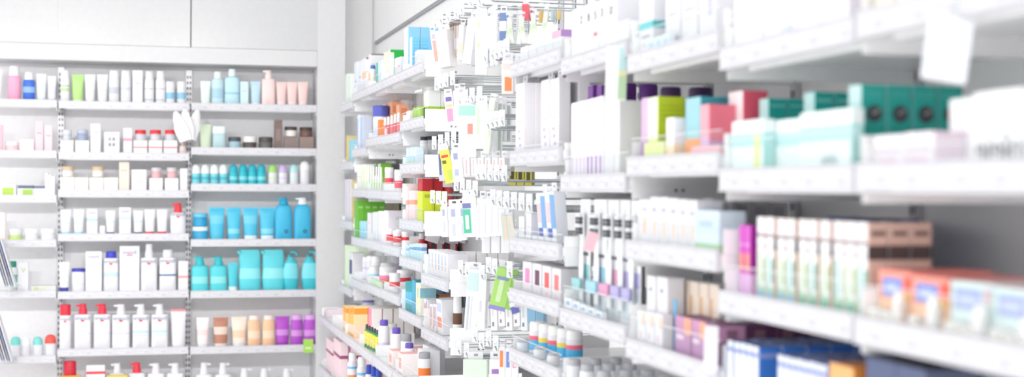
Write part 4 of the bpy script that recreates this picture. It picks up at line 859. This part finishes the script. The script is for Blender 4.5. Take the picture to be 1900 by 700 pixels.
# ---------- eleventh bay
g(11, 'A', 'carton', 1176, 1200, -12, 'tall white carton with teal band', xo=.02, d=.05, bands=((.42, .55, '#6cc8cc'),), sbands=((.42, .55, '#58b4b8'),), deco=txt('#b0b0bc', .3))
for k, (pl, pr) in enumerate(((1203, 1232), (1235, 1262), (1265, 1294), (1297, 1328))): g(11, 'A', 'carton', pl, pr, -30 - 12 * k, 'tall white carton with lilac panel' if k in (0, 3) else 'tall plain white carton', xo=.03, d=.07, deco=((.55, .8, .35, .8, '#c8c4dc'),) if k in (0, 3) else txt())
run(11, 'A', 'carton', lin_(1182, 1236, 4), [76, 72, 67, 62], 'small pale blue front carton', xo=.002, d=.014, F='#e4eef4', deco=((.3, .9, .2, .8, '#bcd4e8'),))
g(11, 'B', 'carton', 1190, 1201, 182, 'slim lilac carton', d=.04, F='#dcb8dc', S='#eee4f0', bands=((0, .3, '#a878b8'),))
g(11, 'B', 'carton', 1203, 1221, 179, 'white and lime carton', d=.055, F='#eef2e0', S='#c2d630', T='#d4e060', bands=((0, .35, '#e8ecb0'),), sbands=(), sdeco=[(.1, .9, z, z + .012, '#9cb020') for z in (.85, .78, .7, .62)])
g(11, 'B', 'carton', 1222, 1240, 182, 'lime carton behind', xo=.075, d=.05, F='#e8eec0', S='#c2d630')
g(11, 'B', 'carton', 1236, 1250, 218, 'small white carton before the lime carton', xo=.012, d=.03, F='#f6f4f8', bands=((0, .35, '#f4e0c0'),))
g(11, 'B', 'carton', 1252, 1262, 205, 'narrow pale blue carton', xo=.02, d=.03, F='#b0d4e4', S='#a4ccdc')
g(11, 'B', 'carton', 1266, 1294, 180, 'teal carton with orange foot', xo=.03, d=.06, F='#9ccfd8', S='#3fa3b2', bands=((0, .32, '#f4a060'),), sdeco=((.15, .85, .8, .84, '#8cd0d8'),))
g(11, 'B', 'carton', 1300, 1316, 193, 'pink white carton with violet foot', xo=.02, d=.05, F='#f4a8b4', S='#ee7c90', bands=((0, .4, '#d8b4dc'),), sbands=((0, .3, '#c8a4d4'),))
g(11, 'B', 'carton', 1200, 1236, 262, 'clear topped lime sample tray', xo=.004, d=.012, F='#dce8a0', S='#e4ecc0')
g(11, 'B', 'carton', 1280, 1332, 270, 'pink striped sample tray', xo=.004, d=.012, F='#f4c4cc', S='#f4dce0', bands=((.4, .6, '#ee9cac'),))
g(11, 'C', 'carton', 1178, 1198, 371, 'white carton with apricot figure', d=.05, deco=((.4, .7, .25, .6, '#f4ccb4'), (.3, .8, .75, .82, '#c4c4d0')))
run(11, 'C', 'carton', lin_(1199, 1286, 5), [366, 367, 369, 371, 373], 'white carton with apricot print', d=.05, deco=((.4, .7, .2, .5, '#f4d4c0'), (.3, .7, .7, .78, '#b8b4c8')))
for k in range(6): g(11, 'C', 'carton', 1300 + 5 * k, 1322 + 3 * k, 370 + k, 'pale grey carton in the rear files', xo=.075 + .042 * k, d=.04, F='#e6e4e8', S='#d8d6da', sdeco=((.2, .8, .7, .9, '#b8b8c4'),))
g(11, 'C', 'carton', 1289, 1334, 392, 'pale blue carton with green foot', xo=.015, d=.05, F='#cfe2f4', S='#d8e6f2', bands=((0, .2, '#b4dcac'), (.2, .45, '#dcecf6')), deco=((.2, .75, .62, .74, '#a8c0e0'),))
for k, (pl, pr) in enumerate(((1200, 1216), (1219, 1238))): g(11, 'D', 'carton', pl, pr, 514 + 3 * k, 'tall white carton with small dark emblem', d=.035, xo=.03, deco=((.35, .6, .78, .83, '#8088a8'), (.1, .9, .3, .36, '#a8d4ec')))
for k in range(3): g(11, 'D', 'carton', 1182 + 16 * k, 1196 + 16 * k, 580 + 3 * k, 'low white carton with apricot corner', xo=.006, d=.022, deco=((.6, .95, .6, .95, '#f4c8a8'), (.3, .6, .2, .4, '#e0c4cc')))
g(11, 'D', 'squeeze_tube', 1223, 1236, 556, 'slender bright blue tube', xo=.003, body='#4cb4e8', cap='#3ca4dc')
run(11, 'D', 'carton', lin_(1241, 1334, 5), [519, 522, 525, 528, 531], 'white carton with tan side stripes', d=.045, xo=.07, F='#ecdccc', S='#e4e2e4', deco=((0, .35, 0, .8, '#dcb48c'),), sbands=((.8, 1, '#aca8a4'),))
run(11, 'D', 'carton', [1252, 1283, 1310, 1334], [592, 598, 606], 'purple carton with orange corner', xo=.02, d=.05, F='#b884b4', S='#6c3c60', bands=((.6, 1, '#c490b4'),), deco=((.6, .98, .55, .98, '#f0a884'), (.1, .55, .4, .52, '#e8d4e4')), sdeco=((.3, .7, .1, .9, '#8c647c'),))
for k in range(4): g(11, 'D', 'carton', 1311, 1333, 606, ('dark purple carton, second file', 'dark purple carton, third file', 'dark purple carton, fourth file', 'dark purple carton, rear file')[k], xo=.02, fx=.052 * (k + 1), d=.05, F='#7c4c74', S='#5c3454', sdeco=((.3, .7, .1, .9, '#80606f'),))
# ---------- twelfth bay
for k, (pl, pr) in enumerate(((1345, 1395), (1398, 1446), (1449, 1500), (1503, 1556))): g(12, 'A', 'carton', pl, pr, -60 - 22 * k, 'large plain white carton with faint print', xo=.02, d=.09, F='#f6f5f8', S='#dcd4e0', deco=((.6, .8, .3, .6, '#eceaf4'),))
g(12, 'A', 'carton', 1443, 1456, 50, 'small pale blue ticket carton', xo=.002, d=.004, F='#cfdcf0')
g(12, 'B', 'carton', 1337, 1364, 168, 'white carton with crimson side', xo=.055, d=.046, F='#f8eef0', S='#ee607a', T='#f08c9c')
g(12, 'B', 'carton', 1318, 1331, 195, 'rose carton beside the crimson one', xo=.05, d=.03, F='#f0a0b4', S='#ea7890')
g(12, 'B', 'carton', 1413, 1431, 182, 'teal carton with pale front', xo=.09, d=.034, F='#bfe4e2', S='#24b4ac', T='#48c0b8', sdeco=((.1, .9, .86, .89, '#8cd8d0'),))
g(12, 'B', 'carton', 1413, 1431, 182, 'teal carton second in file', xo=.09, fx=.036, d=.034, F='#bfe4e2', S='#24b4ac', T='#48c0b8', sdeco=((.1, .9, .86, .89, '#8cd8d0'),))
g(12, 'B', 'carton', 1491, 1512, 171, 'tall teal carton with pale front', xo=.09, d=.034, F='#c4e8e8', S='#22b0a8', T='#48c0b8', sdeco=((.1, .9, .88, .91, '#8cd8d0'),))
g(12, 'B', 'carton', 1491, 1512, 171, 'tall teal carton second in file', xo=.09, fx=.036, d=.034, F='#c4e8e8', S='#22b0a8', T='#48c0b8', sdeco=((.1, .9, .88, .91, '#8cd8d0'),))
PF = dict(F='#e6f4f4', S='#a8dcd8', bands=((.5, .75, '#b4e2e2'), (.75, 1, '#eef6f6')))
g(12, 'B', 'carton', 1342, 1399, 222, 'aqua white carton with yellow edge', xo=.016, d=.02, **PF, deco=((.72, .9, 0, .72, '#e0ea9c'),))
g(12, 'B', 'carton', 1407, 1474, 217, 'aqua white carton with orange edge', xo=.016, d=.02, **PF, deco=((.82, .97, 0, .72, '#f6bf8c'),))
g(12, 'B', 'carton', 1484, 1580, 200, 'broad aqua white carton with grey lettering', xo=.016, d=.02, **PF, text=('oleie', .026, '#b8c8cc', .2, True, .1))
def disc(o, d, z):
    b = MB(); n = 20; r = .0125
    cs = [b.bm.verts.new((0, r * math.cos(2 * math.pi * i / n), r * math.sin(2 * math.pi * i / n))) for i in range(n)]; b.face(cs, '#3a3c40')
    b.quad([(.0004, -.002, -.002), (.0004, .009, .004), (.0004, .007, .007), (.0004, -.004, .002)], '#8c8e90')
    b.quad([(-.0002, -.0125 * 1.25, -.022), (-.0002, .0125 * 1.25, -.022), (-.0002, .0125 * 1.25, -.0195), (-.0002, -.0125 * 1.25, -.0195)], '#0c8078')
    me = b.done('emblem')
    return me
emb = disc(None, 0, 0)
for k in range(4):
    o_, h_ = g(13, 'B', 'carton', 1574, 1599, 157, ('tall dark teal carton with round emblem, front', 'tall dark teal carton with round emblem, second', 'tall dark teal carton with round emblem, third', 'tall dark teal carton with round emblem, rear')[k], xo=.045, fx=.0405 * k, d=.0385, F='#c8e6e6', S='#17a298', T='#38a8a0', sdeco=((.1, .9, .86, .875, '#58b8b0'), (.1, .9, .91, .925, '#58b8b0')))
    yw = on_x(1574, 157, XF + .045)[0] - on_x(1599, 157, XF + .045)[0]
    new('emblem', emb, o_, (yw / 2 + .0012, .0192, h_ * .665))
# ---------- thirteenth bay
for k, (pl, pr) in enumerate(((1606, 1658), (1661, 1718))): g(13, 'B', 'carton', pl, pr, 250 - 6 * k, 'low white carton with mauve print', xo=.02, d=.045, F='#f4f0f4', S='#e8d8e4', deco=((.1, .9, .45, .6, '#d8ccd8'), (.1, .8, .15, .3, '#e4c8dc')))
g(13, 'B', 'carton', 1722, 1800, 176, 'large white carton', xo=.035, d=.06, F='#f8f8fa', S='#eeeef2')
g(13, 'B', 'carton', 1806, 1898, 163, 'large white carton with grey lettering', xo=.035, d=.06, F='#f8f8fa', S='#eeeef2', text=('oleie', .05, '#8c8c92', .23, True, .05))
g(13, 'B', 'carton', 1903, 2000, 150, 'large white carton at the aisle end', xo=.035, d=.06, F='#f8f8fa', S='#eeeef2')
for k, (pl, pr) in enumerate(((1604, 1640), (1643, 1720), (1724, 1800), (1804, 1890))): g(13, 'A', 'carton', pl, pr, -90 - 30 * k, 'big white carton' if k else 'big cream white carton', xo=.02, d=.08, F='#f7f6f8' if k else '#efe6da', S='#d8c8b0')
# third shelf of the twelfth bay: magenta and green striped toothpaste cartons
run(12, 'C', 'carton', [1363, 1374, 1386], [418, 419], 'magenta carton with orange flower', xo=.03, d=.026, F='#d458c4', S='#a824a0', deco=((.2, .8, .35, .6, '#f4a070'), (.2, .8, .7, .75, '#e8a0e0')), bands=((0, .3, '#e4b4e4'),))
ed = [1404, 1420, 1437, 1441, 1458, 1476, 1481, 1499, 1517, 1521, 1541, 1546, 1567, 1589, 1611]
for k in range(len(ed) - 1):
    if ed[k + 1] - ed[k] < 8: continue
    for f in range(3 if k == len(ed) - 2 else 1):
        g(12, 'C', 'carton', ed[k] + .5, ed[k + 1] - .5, 404 + 11 * (ed[k] - 1404) / 200, ('white toothpaste carton with green teal stripes', 'pinkish brown sided carton second in file', 'pinkish brown sided carton third in file')[f], xo=.03, fx=.033 * f, d=.0315, F='#f3f2f4', S='#dcb8aa', T='#e8e4e4',
          bands=((.76, .8, '#8c8088'), (.62, .66, '#e0dce0'), (.0, .16, '#b8d8c0')), sbands=((.60, .76, '#4c3c3c'),), deco=((.15, .4, .16, .58, ('#cfe4c4', '#a8d8d4', '#7cc4b8')[k % 3]), (.7, .95, .2, .5, ('#a8cc94', '#58b0a0', '#bcdcd0')[k % 3]), (.2, .9, .02, .1, '#90c0d8' if k < 6 else '#74b4a0')), sdeco=((.15, .85, .86, .91, '#6c5450'),))
for k in range(13): g(12, 'C', 'carton', 1478 + 13 * k, 1490 + 13 * k, 401 + 1.2 * k, 'blue violet striped carton in rear file', xo=.19, d=.05, F='#8c94c4' if k % 2 else '#a4aacf', S='#7880a8', bands=((.86, 1, '#5c68a0'),))
# third shelf of the thirteenth bay: tissue cartons behind little bottles
for k, (pl, pr) in enumerate(((1612, 1670), (1673, 1740), (1743, 1820), (1824, 1907))):
    hot = k < 2
    g(13, 'C', 'carton', pl, pr, 503 + 12 * k, ('orange red carton with blue oval', 'teal grey carton with blue oval')[k > 1], xo=.028, d=.12, F='#f4a48c' if hot else '#c4dcdc', S='#e86c58' if hot else '#b8ccd0', T='#c46c64' if hot else '#c8a8a8',
      bands=((.93, 1, '#f4968c' if hot else '#d4e4e4'), (.0, .45, '#f8c8a0' if hot else '#d8e8e8')), deco=((.14, .74, .5, .86, '#7c90dc' if hot else '#a0a8d8'), (.26, .62, .6, .76, '#b8c8f0'), (.82, .97, .62, .9, '#ec5a50' if hot else '#d0b0b8'), (.82, .97, .45, .6, '#f4cc58' if hot else '#d8e4dc')))
for k, (pl, pr, yt) in enumerate(((1652, 1676, 541), (1715, 1742, 550), (1800, 1828, 566), (1886, 1916, 590))): g(13, 'C', 'bottle', pl, pr, yt, 'small clear bottle with round white cap', xo=.004, cap='#fafafa', cf=.3, cw=.8, sh=.1, body='#e9e6e4', ndome=True)
for k, (pl, pr) in enumerate(((1610, 1628), (1631, 1649), (1682, 1698), (1748, 1770), (1773, 1796), (1832, 1852), (1856, 1880))): g(13, 'C', 'carton', pl, pr, 574 + 7.0 * k + (6 if k > 2 else 0), 'small translucent white carton', xo=.006, d=.018, F='#eeebe8', S='#e8e4e0', deco=((.25, .75, .72, .8, '#8898a4'), (.1, .9, .5, .54, '#e0dcb0'), (.2, .8, .15, .25, '#c8d4a0')))
# lowest: blue toothpaste cartons and an orange carton
for grp, (a, n, y0) in enumerate(((1347, 5, 633), (1443, 8, 661))):
    for k in range(n):
        pl = a + 11.5 * k; 
        for f in range(5):
            g(12, 'D', 'carton', pl, pl + 10.8, y0 + 2.6 * k, ('blue and white toothpaste carton, front file', 'blue and white toothpaste carton, second file', 'blue and white toothpaste carton, third file', 'blue and white toothpaste carton, fourth file', 'blue and white toothpaste carton, rear file')[f], xo=.01, fx=.042 * f, d=.04, F='#eaecf4', S='#3f78c8', T='#6c80b8' if (k + f) % 2 else '#4a5478', bands=((0, .5, ('#b8d8f0', '#68a8e0', '#d8e6f4')[k % 3]), (.9, .94, '#8c98cc')))
g(12, 'D', 'carton', 1538, 1584, 684, 'broad orange brown carton', xo=.01, d=.2, F='#e8b070', S='#d8883c', T='#c8844c')
for k in range(2):
    for f in range(4): g(13, 'D', 'carton', 1600 + 60 * k, 1655 + 60 * k, 674 + 10 * k, ('dark navy topped carton, front file', 'dark navy topped carton, second file', 'dark navy topped carton, third file', 'dark navy topped carton, rear file')[f], xo=.01, fx=.08 * f, d=.075, F='#505c80', S='#48506c', T='#4c5470' if f % 2 else '#3c4054', deco=((.1, .9, .5, .7, '#8c98b8'),))
# ------------------------------------------------------------------ tags hanging from the price rails
def blade(px, y0, y1, wpx, X, F, S, label, th=.012, roll=0, extra=None):
    Y, zt, zc = on_x(px, y0, X); z0 = on_x(px, y1, X)[1]; ww = wpx * zc / FPX
    t = new('hanging_tag', None, None, (X, Y, z0)); h = zt - z0
    b = MB(); b.box(-ww / 2, ww / 2, -th / 2, th / 2, 0, h, F)
    if extra: extra(b, ww, h, th)
    new('card', b.done('card'), t)
    c = MB(); c.tube([(0, 0, h - .004), (0, -.006, h + .012), (.004, .0, h + .024), (.006, .006, h + .014), (.004, .004, h + .0)], .0025, 'clear', 6); new('clip', c.done('clip'), t)
    t.rotation_euler = (0, roll, -.2); tag(t, label, 'tag')
    return t
blade(1750, 32, 150, 82, .895, '#f0f3fa', W, 'large white hanging tag clipped to the top price rail', th=.006, roll=.14)
def wg(b, w_, h, th):
    b.box(.1 * w_, .5 * w_ + .0004, -th / 2 - .0006, th / 2 + .0006, h * .55, h * .98, '#bcdcde'); b.box(.1 * w_, .5 * w_ + .0004, -th / 2 - .0006, th / 2 + .0006, h * .02, h * .45, '#b4cfae'); b.box(.1 * w_, .5 * w_ + .0004, -th / 2 - .0006, th / 2 + .0006, h * .45, h * .55, '#dcd8ac')
blade(1142, 86, 186, 38, .90, '#f4f6f2', W, 'white hanging sample box with sage green side on top rail', th=.01, roll=.03, extra=wg)
blade(1092, 430, 466, 20, .905, '#f4c4d0', W, 'pink slanted tag hanging before the toothbrush packs', th=.003, roll=.3)
blade(1318, 606, 690, 24, .90, '#f2f4fa', W, 'white rounded tag hanging before the purple cartons', th=.006, roll=.03)
# ------------------------------------------------------------------ peg hooks with hanging packs between the shelves
mchrome = mat('#b4babd', .2, .9)
HK = {}
def hook(px, py, label_row, X=.95, flag=True):
    Y, z, _ = on_x(px, py, X); L = XW - .004 - X
    if L not in HK:
        a = MB(); a.tube([(0, L, -.012), (0, .02, -.012), (0, .006, -.008), (0, 0, .004)], .0026, mchrome); 
        u = MB(); u.tube([(0, L, .02), (0, .012, .02), (0, .004, .014)], .002, mchrome)
        p = MB(); p.box(-.012, .012, L - .003, L, -.02, .03, mat('#d8dadc', .35, .4))
        f = MB(); f.box(-.01, .01, .004, .0055, -.012, .034, '#e2e5ea'); f.box(-.0085, .0085, .0032, .0042, -.008, .03, '#f0f0f4'); f.box(-.007, .004, .0026, .0034, .008, .012, '#c8ccd6')
        HK[L] = [('wire', a.done('wire')), ('top_wire', u.done('top_wire')), ('back_plate', p.done('back_plate')), ('price_flag', f.done('price_flag'))]
        HK[L][3][1].transform(Matrix.Rotation(.7, 4, 'Z'))
    t = new('hanging_hook', None, None, (X, Y, z)); t.rotation_euler = (0, 0, -math.pi / 2)
    for nm, me in HK[L]:
        if nm == 'price_flag' and not flag: continue
        new(nm, me, t)
    ITEMS.append((t, 'chrome peg hook with price flag', label_row, -Y, 'hook'))
PEG = 'pegboard between shelves'
def hooks(pts, row, X=.95): 
    for px, py in pts: hook(px, py, f'{row} hook row, {PEG}', X)
def pack(pl, pr, y0, y1, desc, X=.97, th=.02, roll=0, row='top', kind='hanging_pack', face=.55, **kw):
    """a pack hanging on a hook, swung partly towards the aisle end"""
    yc, zt, zc = on_x((pl + pr) / 2, y0, X); z0 = on_x((pl + pr) / 2, y1, X)[1]
    ww = (pr - pl) * zc / FPX
    if kind == 'hanging_pack': zt -= 0
    item(kind, ww, th, zt - z0, (X, yc, z0), (0, roll, -face), desc, f'{row} hook row, {PEG}', -yc, name='hanging_pack' if kind == 'hanging_pack' else 'hanging_bag', **kw)
hooks([(806, 46), (816, 38), (830, 34), (845, 26), (855, 19), (872, 6), (888, 2), (905, -6)], 'top')
hooks([(809, 161), (817, 157), (826, 154), (838, 151), (852, 190), (862, 186), (874, 183), (888, 181)], 'third')
hooks([(898, 108), (912, 104), (920, 101), (929, 98), (938, 95)], 'second', .93)
hooks([(904, 233), (912, 230), (920, 228), (930, 226)], 'fourth', .94)
hooks([(804, 271), (816, 268), (828, 264), (840, 262)], 'fifth')
hooks([(886, 326), (896, 326), (908, 327), (920, 328), (934, 329)], 'sixth')
hooks([(801, 371), (812, 373), (823, 374), (845, 348), (856, 351), (868, 354), (880, 356)], 'seventh')
hooks([(913, 374), (925, 376), (938, 378), (952, 380), (966, 382), (980, 384)], 'eighth', .93)
hooks([(853, 503), (866, 507), (893, 513), (905, 499), (916, 502), (930, 505), (944, 508)], 'ninth')
hooks([(850, 652), (864, 657), (880, 628), (892, 640), (905, 636), (918, 645)], 'tenth')
G5 = '#e6e6ea'
# top hook row
pack(812, 838, 55, 124, 'white boxed pack with red script side', X=.955, th=.05, roll=-.14, face=.75, bands=(), sbands=(), F='#ececef', S='#f4f0f0', deco=((-.0, .0, 0, 0, G5),), sdeco=())
pack(806, 817, 60, 120, 'red script side panel pack', X=.93, th=.006, roll=-.14, face=.2, F='#f4eeee', S='#f0f0f0', deco=((.2, .8, .1, .75, '#f4a89c'), (.2, .8, .8, .95, '#bcb8dc')))
for k in range(4): pack(833 + 4.5 * k, 836 + 4.5 * k, 40 - k, 104, 'thin brown edged card pack', X=.99, th=.045, face=1.3, F='#d8d0cc', S='#c8bcb8', bands=((.85, 1, '#8c7870'), (.2, .5, '#dcd8e4')))
pack(848, 858, 46, 112, 'white pack with peach print', X=.98, th=.03, roll=.05, deco=((.1, .9, .2, .5, '#f0d0b8'), (.1, .9, .55, .8, '#d8d8f0')))
pack(857, 874, 34, 118, 'leaning white boxed pack', X=.965, th=.045, roll=.13, F='#f0f0f3', S='#e8e8ee')
pack(875, 881, 30, 122, 'thin grey brown card', X=1.0, th=.02, F='#c8c0be', S='#b8b0b0', deco=((.2, .8, .4, .6, '#e8e4e8'),))
pack(882, 904, 18, 138, 'large white pack with peach stamps', X=.96, th=.03, face=.35, F='#f6f2f0', deco=((.15, .45, .72, .8, '#f2d0b4'), (.15, .45, .42, .5, '#f2d0b4'), (.55, .9, .1, .9, '#f0e6e2')))
for k in range(3): pack(898 + 9 * k, 908 + 9 * k, 14 - 3 * k, 126 - 2 * k, 'white wrapped pack in soft bag', X=.94 + .01 * k, kind='clear_bag', th=.025, roll=.05 - .05 * k, fill='#f2f2f6', ff=.86)
pack(926, 940, 24, 98, 'navy blue wrapped pack', X=.96, th=.02, F='#6f86b4', S='#8094bc', bands=((.55, .8, '#e6e8f0'),))
pack(927, 934, 90, 112, 'small indigo card below the navy pack', X=.96, th=.01, F='#7c8cc0')
for k in range(4): pack(936 + 9 * k, 944 + 9 * k, 6, 70 + 5 * k, 'clear white sachet', X=.98 + .012 * k, kind='clear_bag', th=.018, fill='#e4e6ec', ff=.7, roll=.06 * (-1) ** k)
pack(968, 980, 8, 36, 'red topped small pack', X=1.0, th=.02, F='#e0606c', S='#e87880')
pack(981, 990, 10, 38, 'crimson sachet', X=1.02, th=.02, kind='clear_bag', fill='#d83c54', ff=.8)
for k in range(4): pack(998 + 11 * k, 1007 + 11 * k, 5 + k, 42 - 2 * k, 'clear sachet with amber contents', X=1.0 + .01 * k, kind='clear_bag', th=.015, fill=('#d8b060', '#dcd8cc', '#b8ccd0', '#d8c080')[k], ff=.6)
for k in range(7): pack(936 + 11 * k, 944 + 11 * k, 40 - 2 * k, 86 - 2 * k, 'long pale green price strip', X=.95, th=.002, roll=.14 * (-1) ** k, row='second', face=.3, F='#e4efdc', deco=((.1, .9, .05, .35, '#f4f6f2'), (.2, .8, .5, .7, '#cfe2c4')))
pack(931, 953, 112, 174, 'white pack with orange window', X=.93, th=.018, face=.3, row='second', F='#f4ece8', S='#e8dcd8', deco=((.25, .85, .08, .5, '#f4935c'), (.1, .9, .72, .9, '#e8dcd8')))
for k in range(3): pack(954 - 3 * k, 972 - 3 * k, 116, 170, 'white pack behind orange window pack', X=.96 + .02 * k, th=.015, row='second', face=.4)
# third hook row
pack(829, 845, 177, 231, 'white pack with pink violet print', X=.945, th=.012, roll=-.1, row='third', face=.3, F='#f6eef2', deco=((.15, .85, .1, .55, '#ec9cc0'), (.15, .85, .6, .7, '#f4c890'), (.15, .85, .8, .95, '#7468a8')))
for k in range(3): pack(844 + 5 * k, 856 + 5 * k, 168 - k, 234, 'white pack with pink edge', X=.96 + .02 * k, th=.025, roll=-.06, row='third', F='#f4f0f4', S='#f0dce4')
pack(851, 884, 196, 292, 'large white pack with mint top', X=.94, th=.02, row='third', face=.25, F='#f6f6f6', bands=((.8, 1, '#a8e0cc'),), deco=((.5, .8, .45, .65, '#f0988c'), (.1, .6, .3, .33, '#dcdcdc'), (.1, .8, .2, .23, '#e0e0e0')))
pack(862, 890, 190, 270, 'mint green pack behind', X=.98, th=.02, row='third', face=.3, F='#b4e4d4', S='#c8ecdf')
pack(882, 905, 192, 276, 'white pack with green lettering', X=.945, th=.018, row='third', face=.3, F='#f4f6f4', deco=((.1, .35, .3, .9, '#cfe4c8'), (.5, .9, .55, .9, '#dceedc')))
for k, (a, c, y1, co) in enumerate(((896, 908, 285, '#dce8d8'), (905, 916, 282, '#f0f0f2'), (913, 922, 318, '#e4e4ea'), (921, 930, 300, '#c4d4c4'), (930, 939, 262, '#dcdce2'), (939, 948, 262, '#b8c0bc'))):
    pack(a, c, 186 + 2 * k, y1, ('white card with pale green rim', 'white narrow pack', 'tall grey white pack', 'sage edged pack', 'pale grey pack', 'green grey pack')[k] + ' by the shelf end', X=.945 + .018 * k, th=.014, roll=(.12, .08, 0, .02, 0, 0)[k], row='fourth', F=co, S='#eceef0')
# fifth
pack(815, 829, 280, 336, 'grey navy blister pack', X=.945, th=.015, roll=-.06, row='fifth', face=.35, F='#c8ccd8', S='#9ca0ac', deco=((.1, .4, .2, .9, '#5c648c'),))
pack(827, 845, 278, 340, 'tilted yellow pack with red mark', X=.94, th=.018, roll=-.2, row='fifth', face=.25, F='#e8e45c', S='#d4d048', deco=((.1, .8, .78, .86, '#e8504c'), (.1, .5, .6, .7, '#6c7030'), (.4, .9, .1, .4, '#c8d860')))
pack(841, 861, 278, 338, 'white pack with barcode print', X=.945, th=.018, roll=-.08, row='fifth', face=.3, F='#f0f0f6', deco=((.2, .6, .7, .9, '#a0a4c8'), (.2, .6, .2, .4, '#b8bcd4')))
for k in range(6): pack(861 + 13 * k, 873 + 13 * k, 293, 326, 'white boxed pack with red script', X=.96 + .004 * k, th=.05, row='fifth', face=.6, roll=-.04, F='#f6f4f5', S='#e8e6ea', deco=((.3, .5, .1, .9, '#ecbcc4'),))
for k in range(3): pack(944 + 15 * k, 958 + 15 * k, 312 + k, 344, 'olive yellow boxed pack', X=1.05, th=.03, row='fifth', face=.5, F='#c8c040', S='#6c6a38', deco=((.2, .7, .3, .8, '#4c4c34'),))
# seventh / eighth
for k, (a, c, y0, y1) in enumerate(((820, 833, 384, 440), (834, 857, 383, 448), (855, 866, 382, 446))): pack(a, c, y0, y1, ('narrow white pack with grey code', 'white pack with small code print', 'white pack with pastel figures')[k], X=.94 + .006 * k, th=.03, roll=-.06, row='seventh', face=.35, F='#f2f2f6', S='#e6e6ec', deco=((.25, .6, .7, .92, '#b0b4d0'), (.3, .55, .15, .5, '#d0d2e0')))
pack(862, 888, 366, 440, 'white and jade green card pack', X=.942, th=.014, roll=-.07, row='seventh', face=.25, F='#f2f6f4', S='#dcefe6', deco=((.0, .55, .1, .7, '#5cc8a4'), (.0, .6, .72, .85, '#7c84b8'), (.15, .4, .2, .55, '#e8f4ee')))
for k in range(5): pack(884 + 12 * k, 897 + 12 * k, 368 + k, 441 - k, 'white boxed pack with lavender line', X=.96 + .006 * k, th=.05, row='eighth', face=.6, F='#f4f4f8', S='#e2e2ec', deco=((.3, .4, .1, .9, '#c4c4e0'),))
for k in range(2): pack(933 + 12 * k, 945 + 12 * k, 400, 446, 'beige and aqua striped pack', X=.935, th=.02, roll=-.12, row='eighth', face=.35, F='#ecdccc', S='#b8dcd8', deco=((.1, .3, .05, .95, '#c4e4e0'),))
for k in range(3): pack(893 + 18 * k, 910 + 18 * k, 438, 470, 'grey white boxed pack, low hanging', X=1.0, th=.06, row='eighth', face=.6, F='#eeeef2', S='#d8dade')
for k in range(8): pack(882 + 9 * k, 888 + 9 * k, 420, 446, 'back row white card', X=1.1, th=.05, row='eighth', face=.8, F='#e8e8ee', S='#d8d8e0')
# ninth
pack(860, 884, 500, 626, 'long clear pack with pale teal top', X=.94, th=.03, roll=.07, row='ninth', face=.35, F='#eef0f2', S='#dfe6e8', bands=((.68, .95, '#cfe6e6'),), deco=((.15, .3, .1, .6, '#c8ccd8'), (.4, .5, .1, .6, '#dcdce4')))
pack(885, 900, 508, 610, 'white pack with grey print', X=.95, th=.035, roll=.04, row='ninth', F='#f2f2f4', S='#e4e4e8', deco=((.2, .5, .3, .5, '#d4d4dc'),))
pack(906, 937, 497, 576, 'lime green pack with indigo foot', X=.925, th=.014, roll=.22, row='ninth', face=.25, F='#b0e078', S='#8cc850', deco=((0, 1, 0, .1, '#9c94d4'), (.3, .6, .2, .8, '#d8f0bc'), (.1, .8, .72, .8, '#8c9cc8')))
pack(928, 948, 500, 574, 'lime green pack hanging behind', X=.975, th=.014, roll=.2, row='ninth', face=.4, F='#a0d460', S='#74b43c')
for k in range(6): pack(897 + 14 * k, 910 + 14 * k, 560 + k, 606 + (k % 2) * 8, 'white boxed pack with tiny code', X=.97 + .008 * k, th=.05, row='ninth', face=.6, roll=-.04, F='#f0f0f2', S='#dcdade', deco=((.2, .5, .15, .3, '#8c8c94'), (.2, .5, .5, .9, '#d8d8e0')))
pack(950, 966, 555, 582, 'indigo blue tube pack', X=.94, th=.02, roll=-.3, row='ninth', face=.4, F='#6c70b8', S='#e8e8f4', bands=((.5, .8, '#eef0f8'),))
for k in range(3): pack(962 + 16 * k, 978 + 16 * k, 568, 600, 'steel blue pack', X=1.02, th=.03, row='ninth', F='#8cb8d4', S='#78a4c4')
# tenth
pack(859, 904, 668, 712, 'pale green hanging card box', X=.95, th=.03, row='tenth', face=.4, F='#dcecdc', S='#cfe4d4')
pack(908, 930, 668, 712, 'white card with violet arcs', X=.94, th=.02, row='tenth', face=.3, F='#f2eef6', deco=((.2, .8, .4, .6, '#a078bc'),))
for k, co in enumerate(('#f0905c', '#7c90d0', '#e89cb0')): pack(926 + 12 * k, 937 + 12 * k, 645 + 2 * k, 706, ('orange and white tube pack', 'blue and white tube pack', 'rose and white tube pack')[k], X=.94, th=.02, row='tenth', face=.35, F='#f0eef4', deco=((.1, .7, .4, .9, co),))
write_labels()
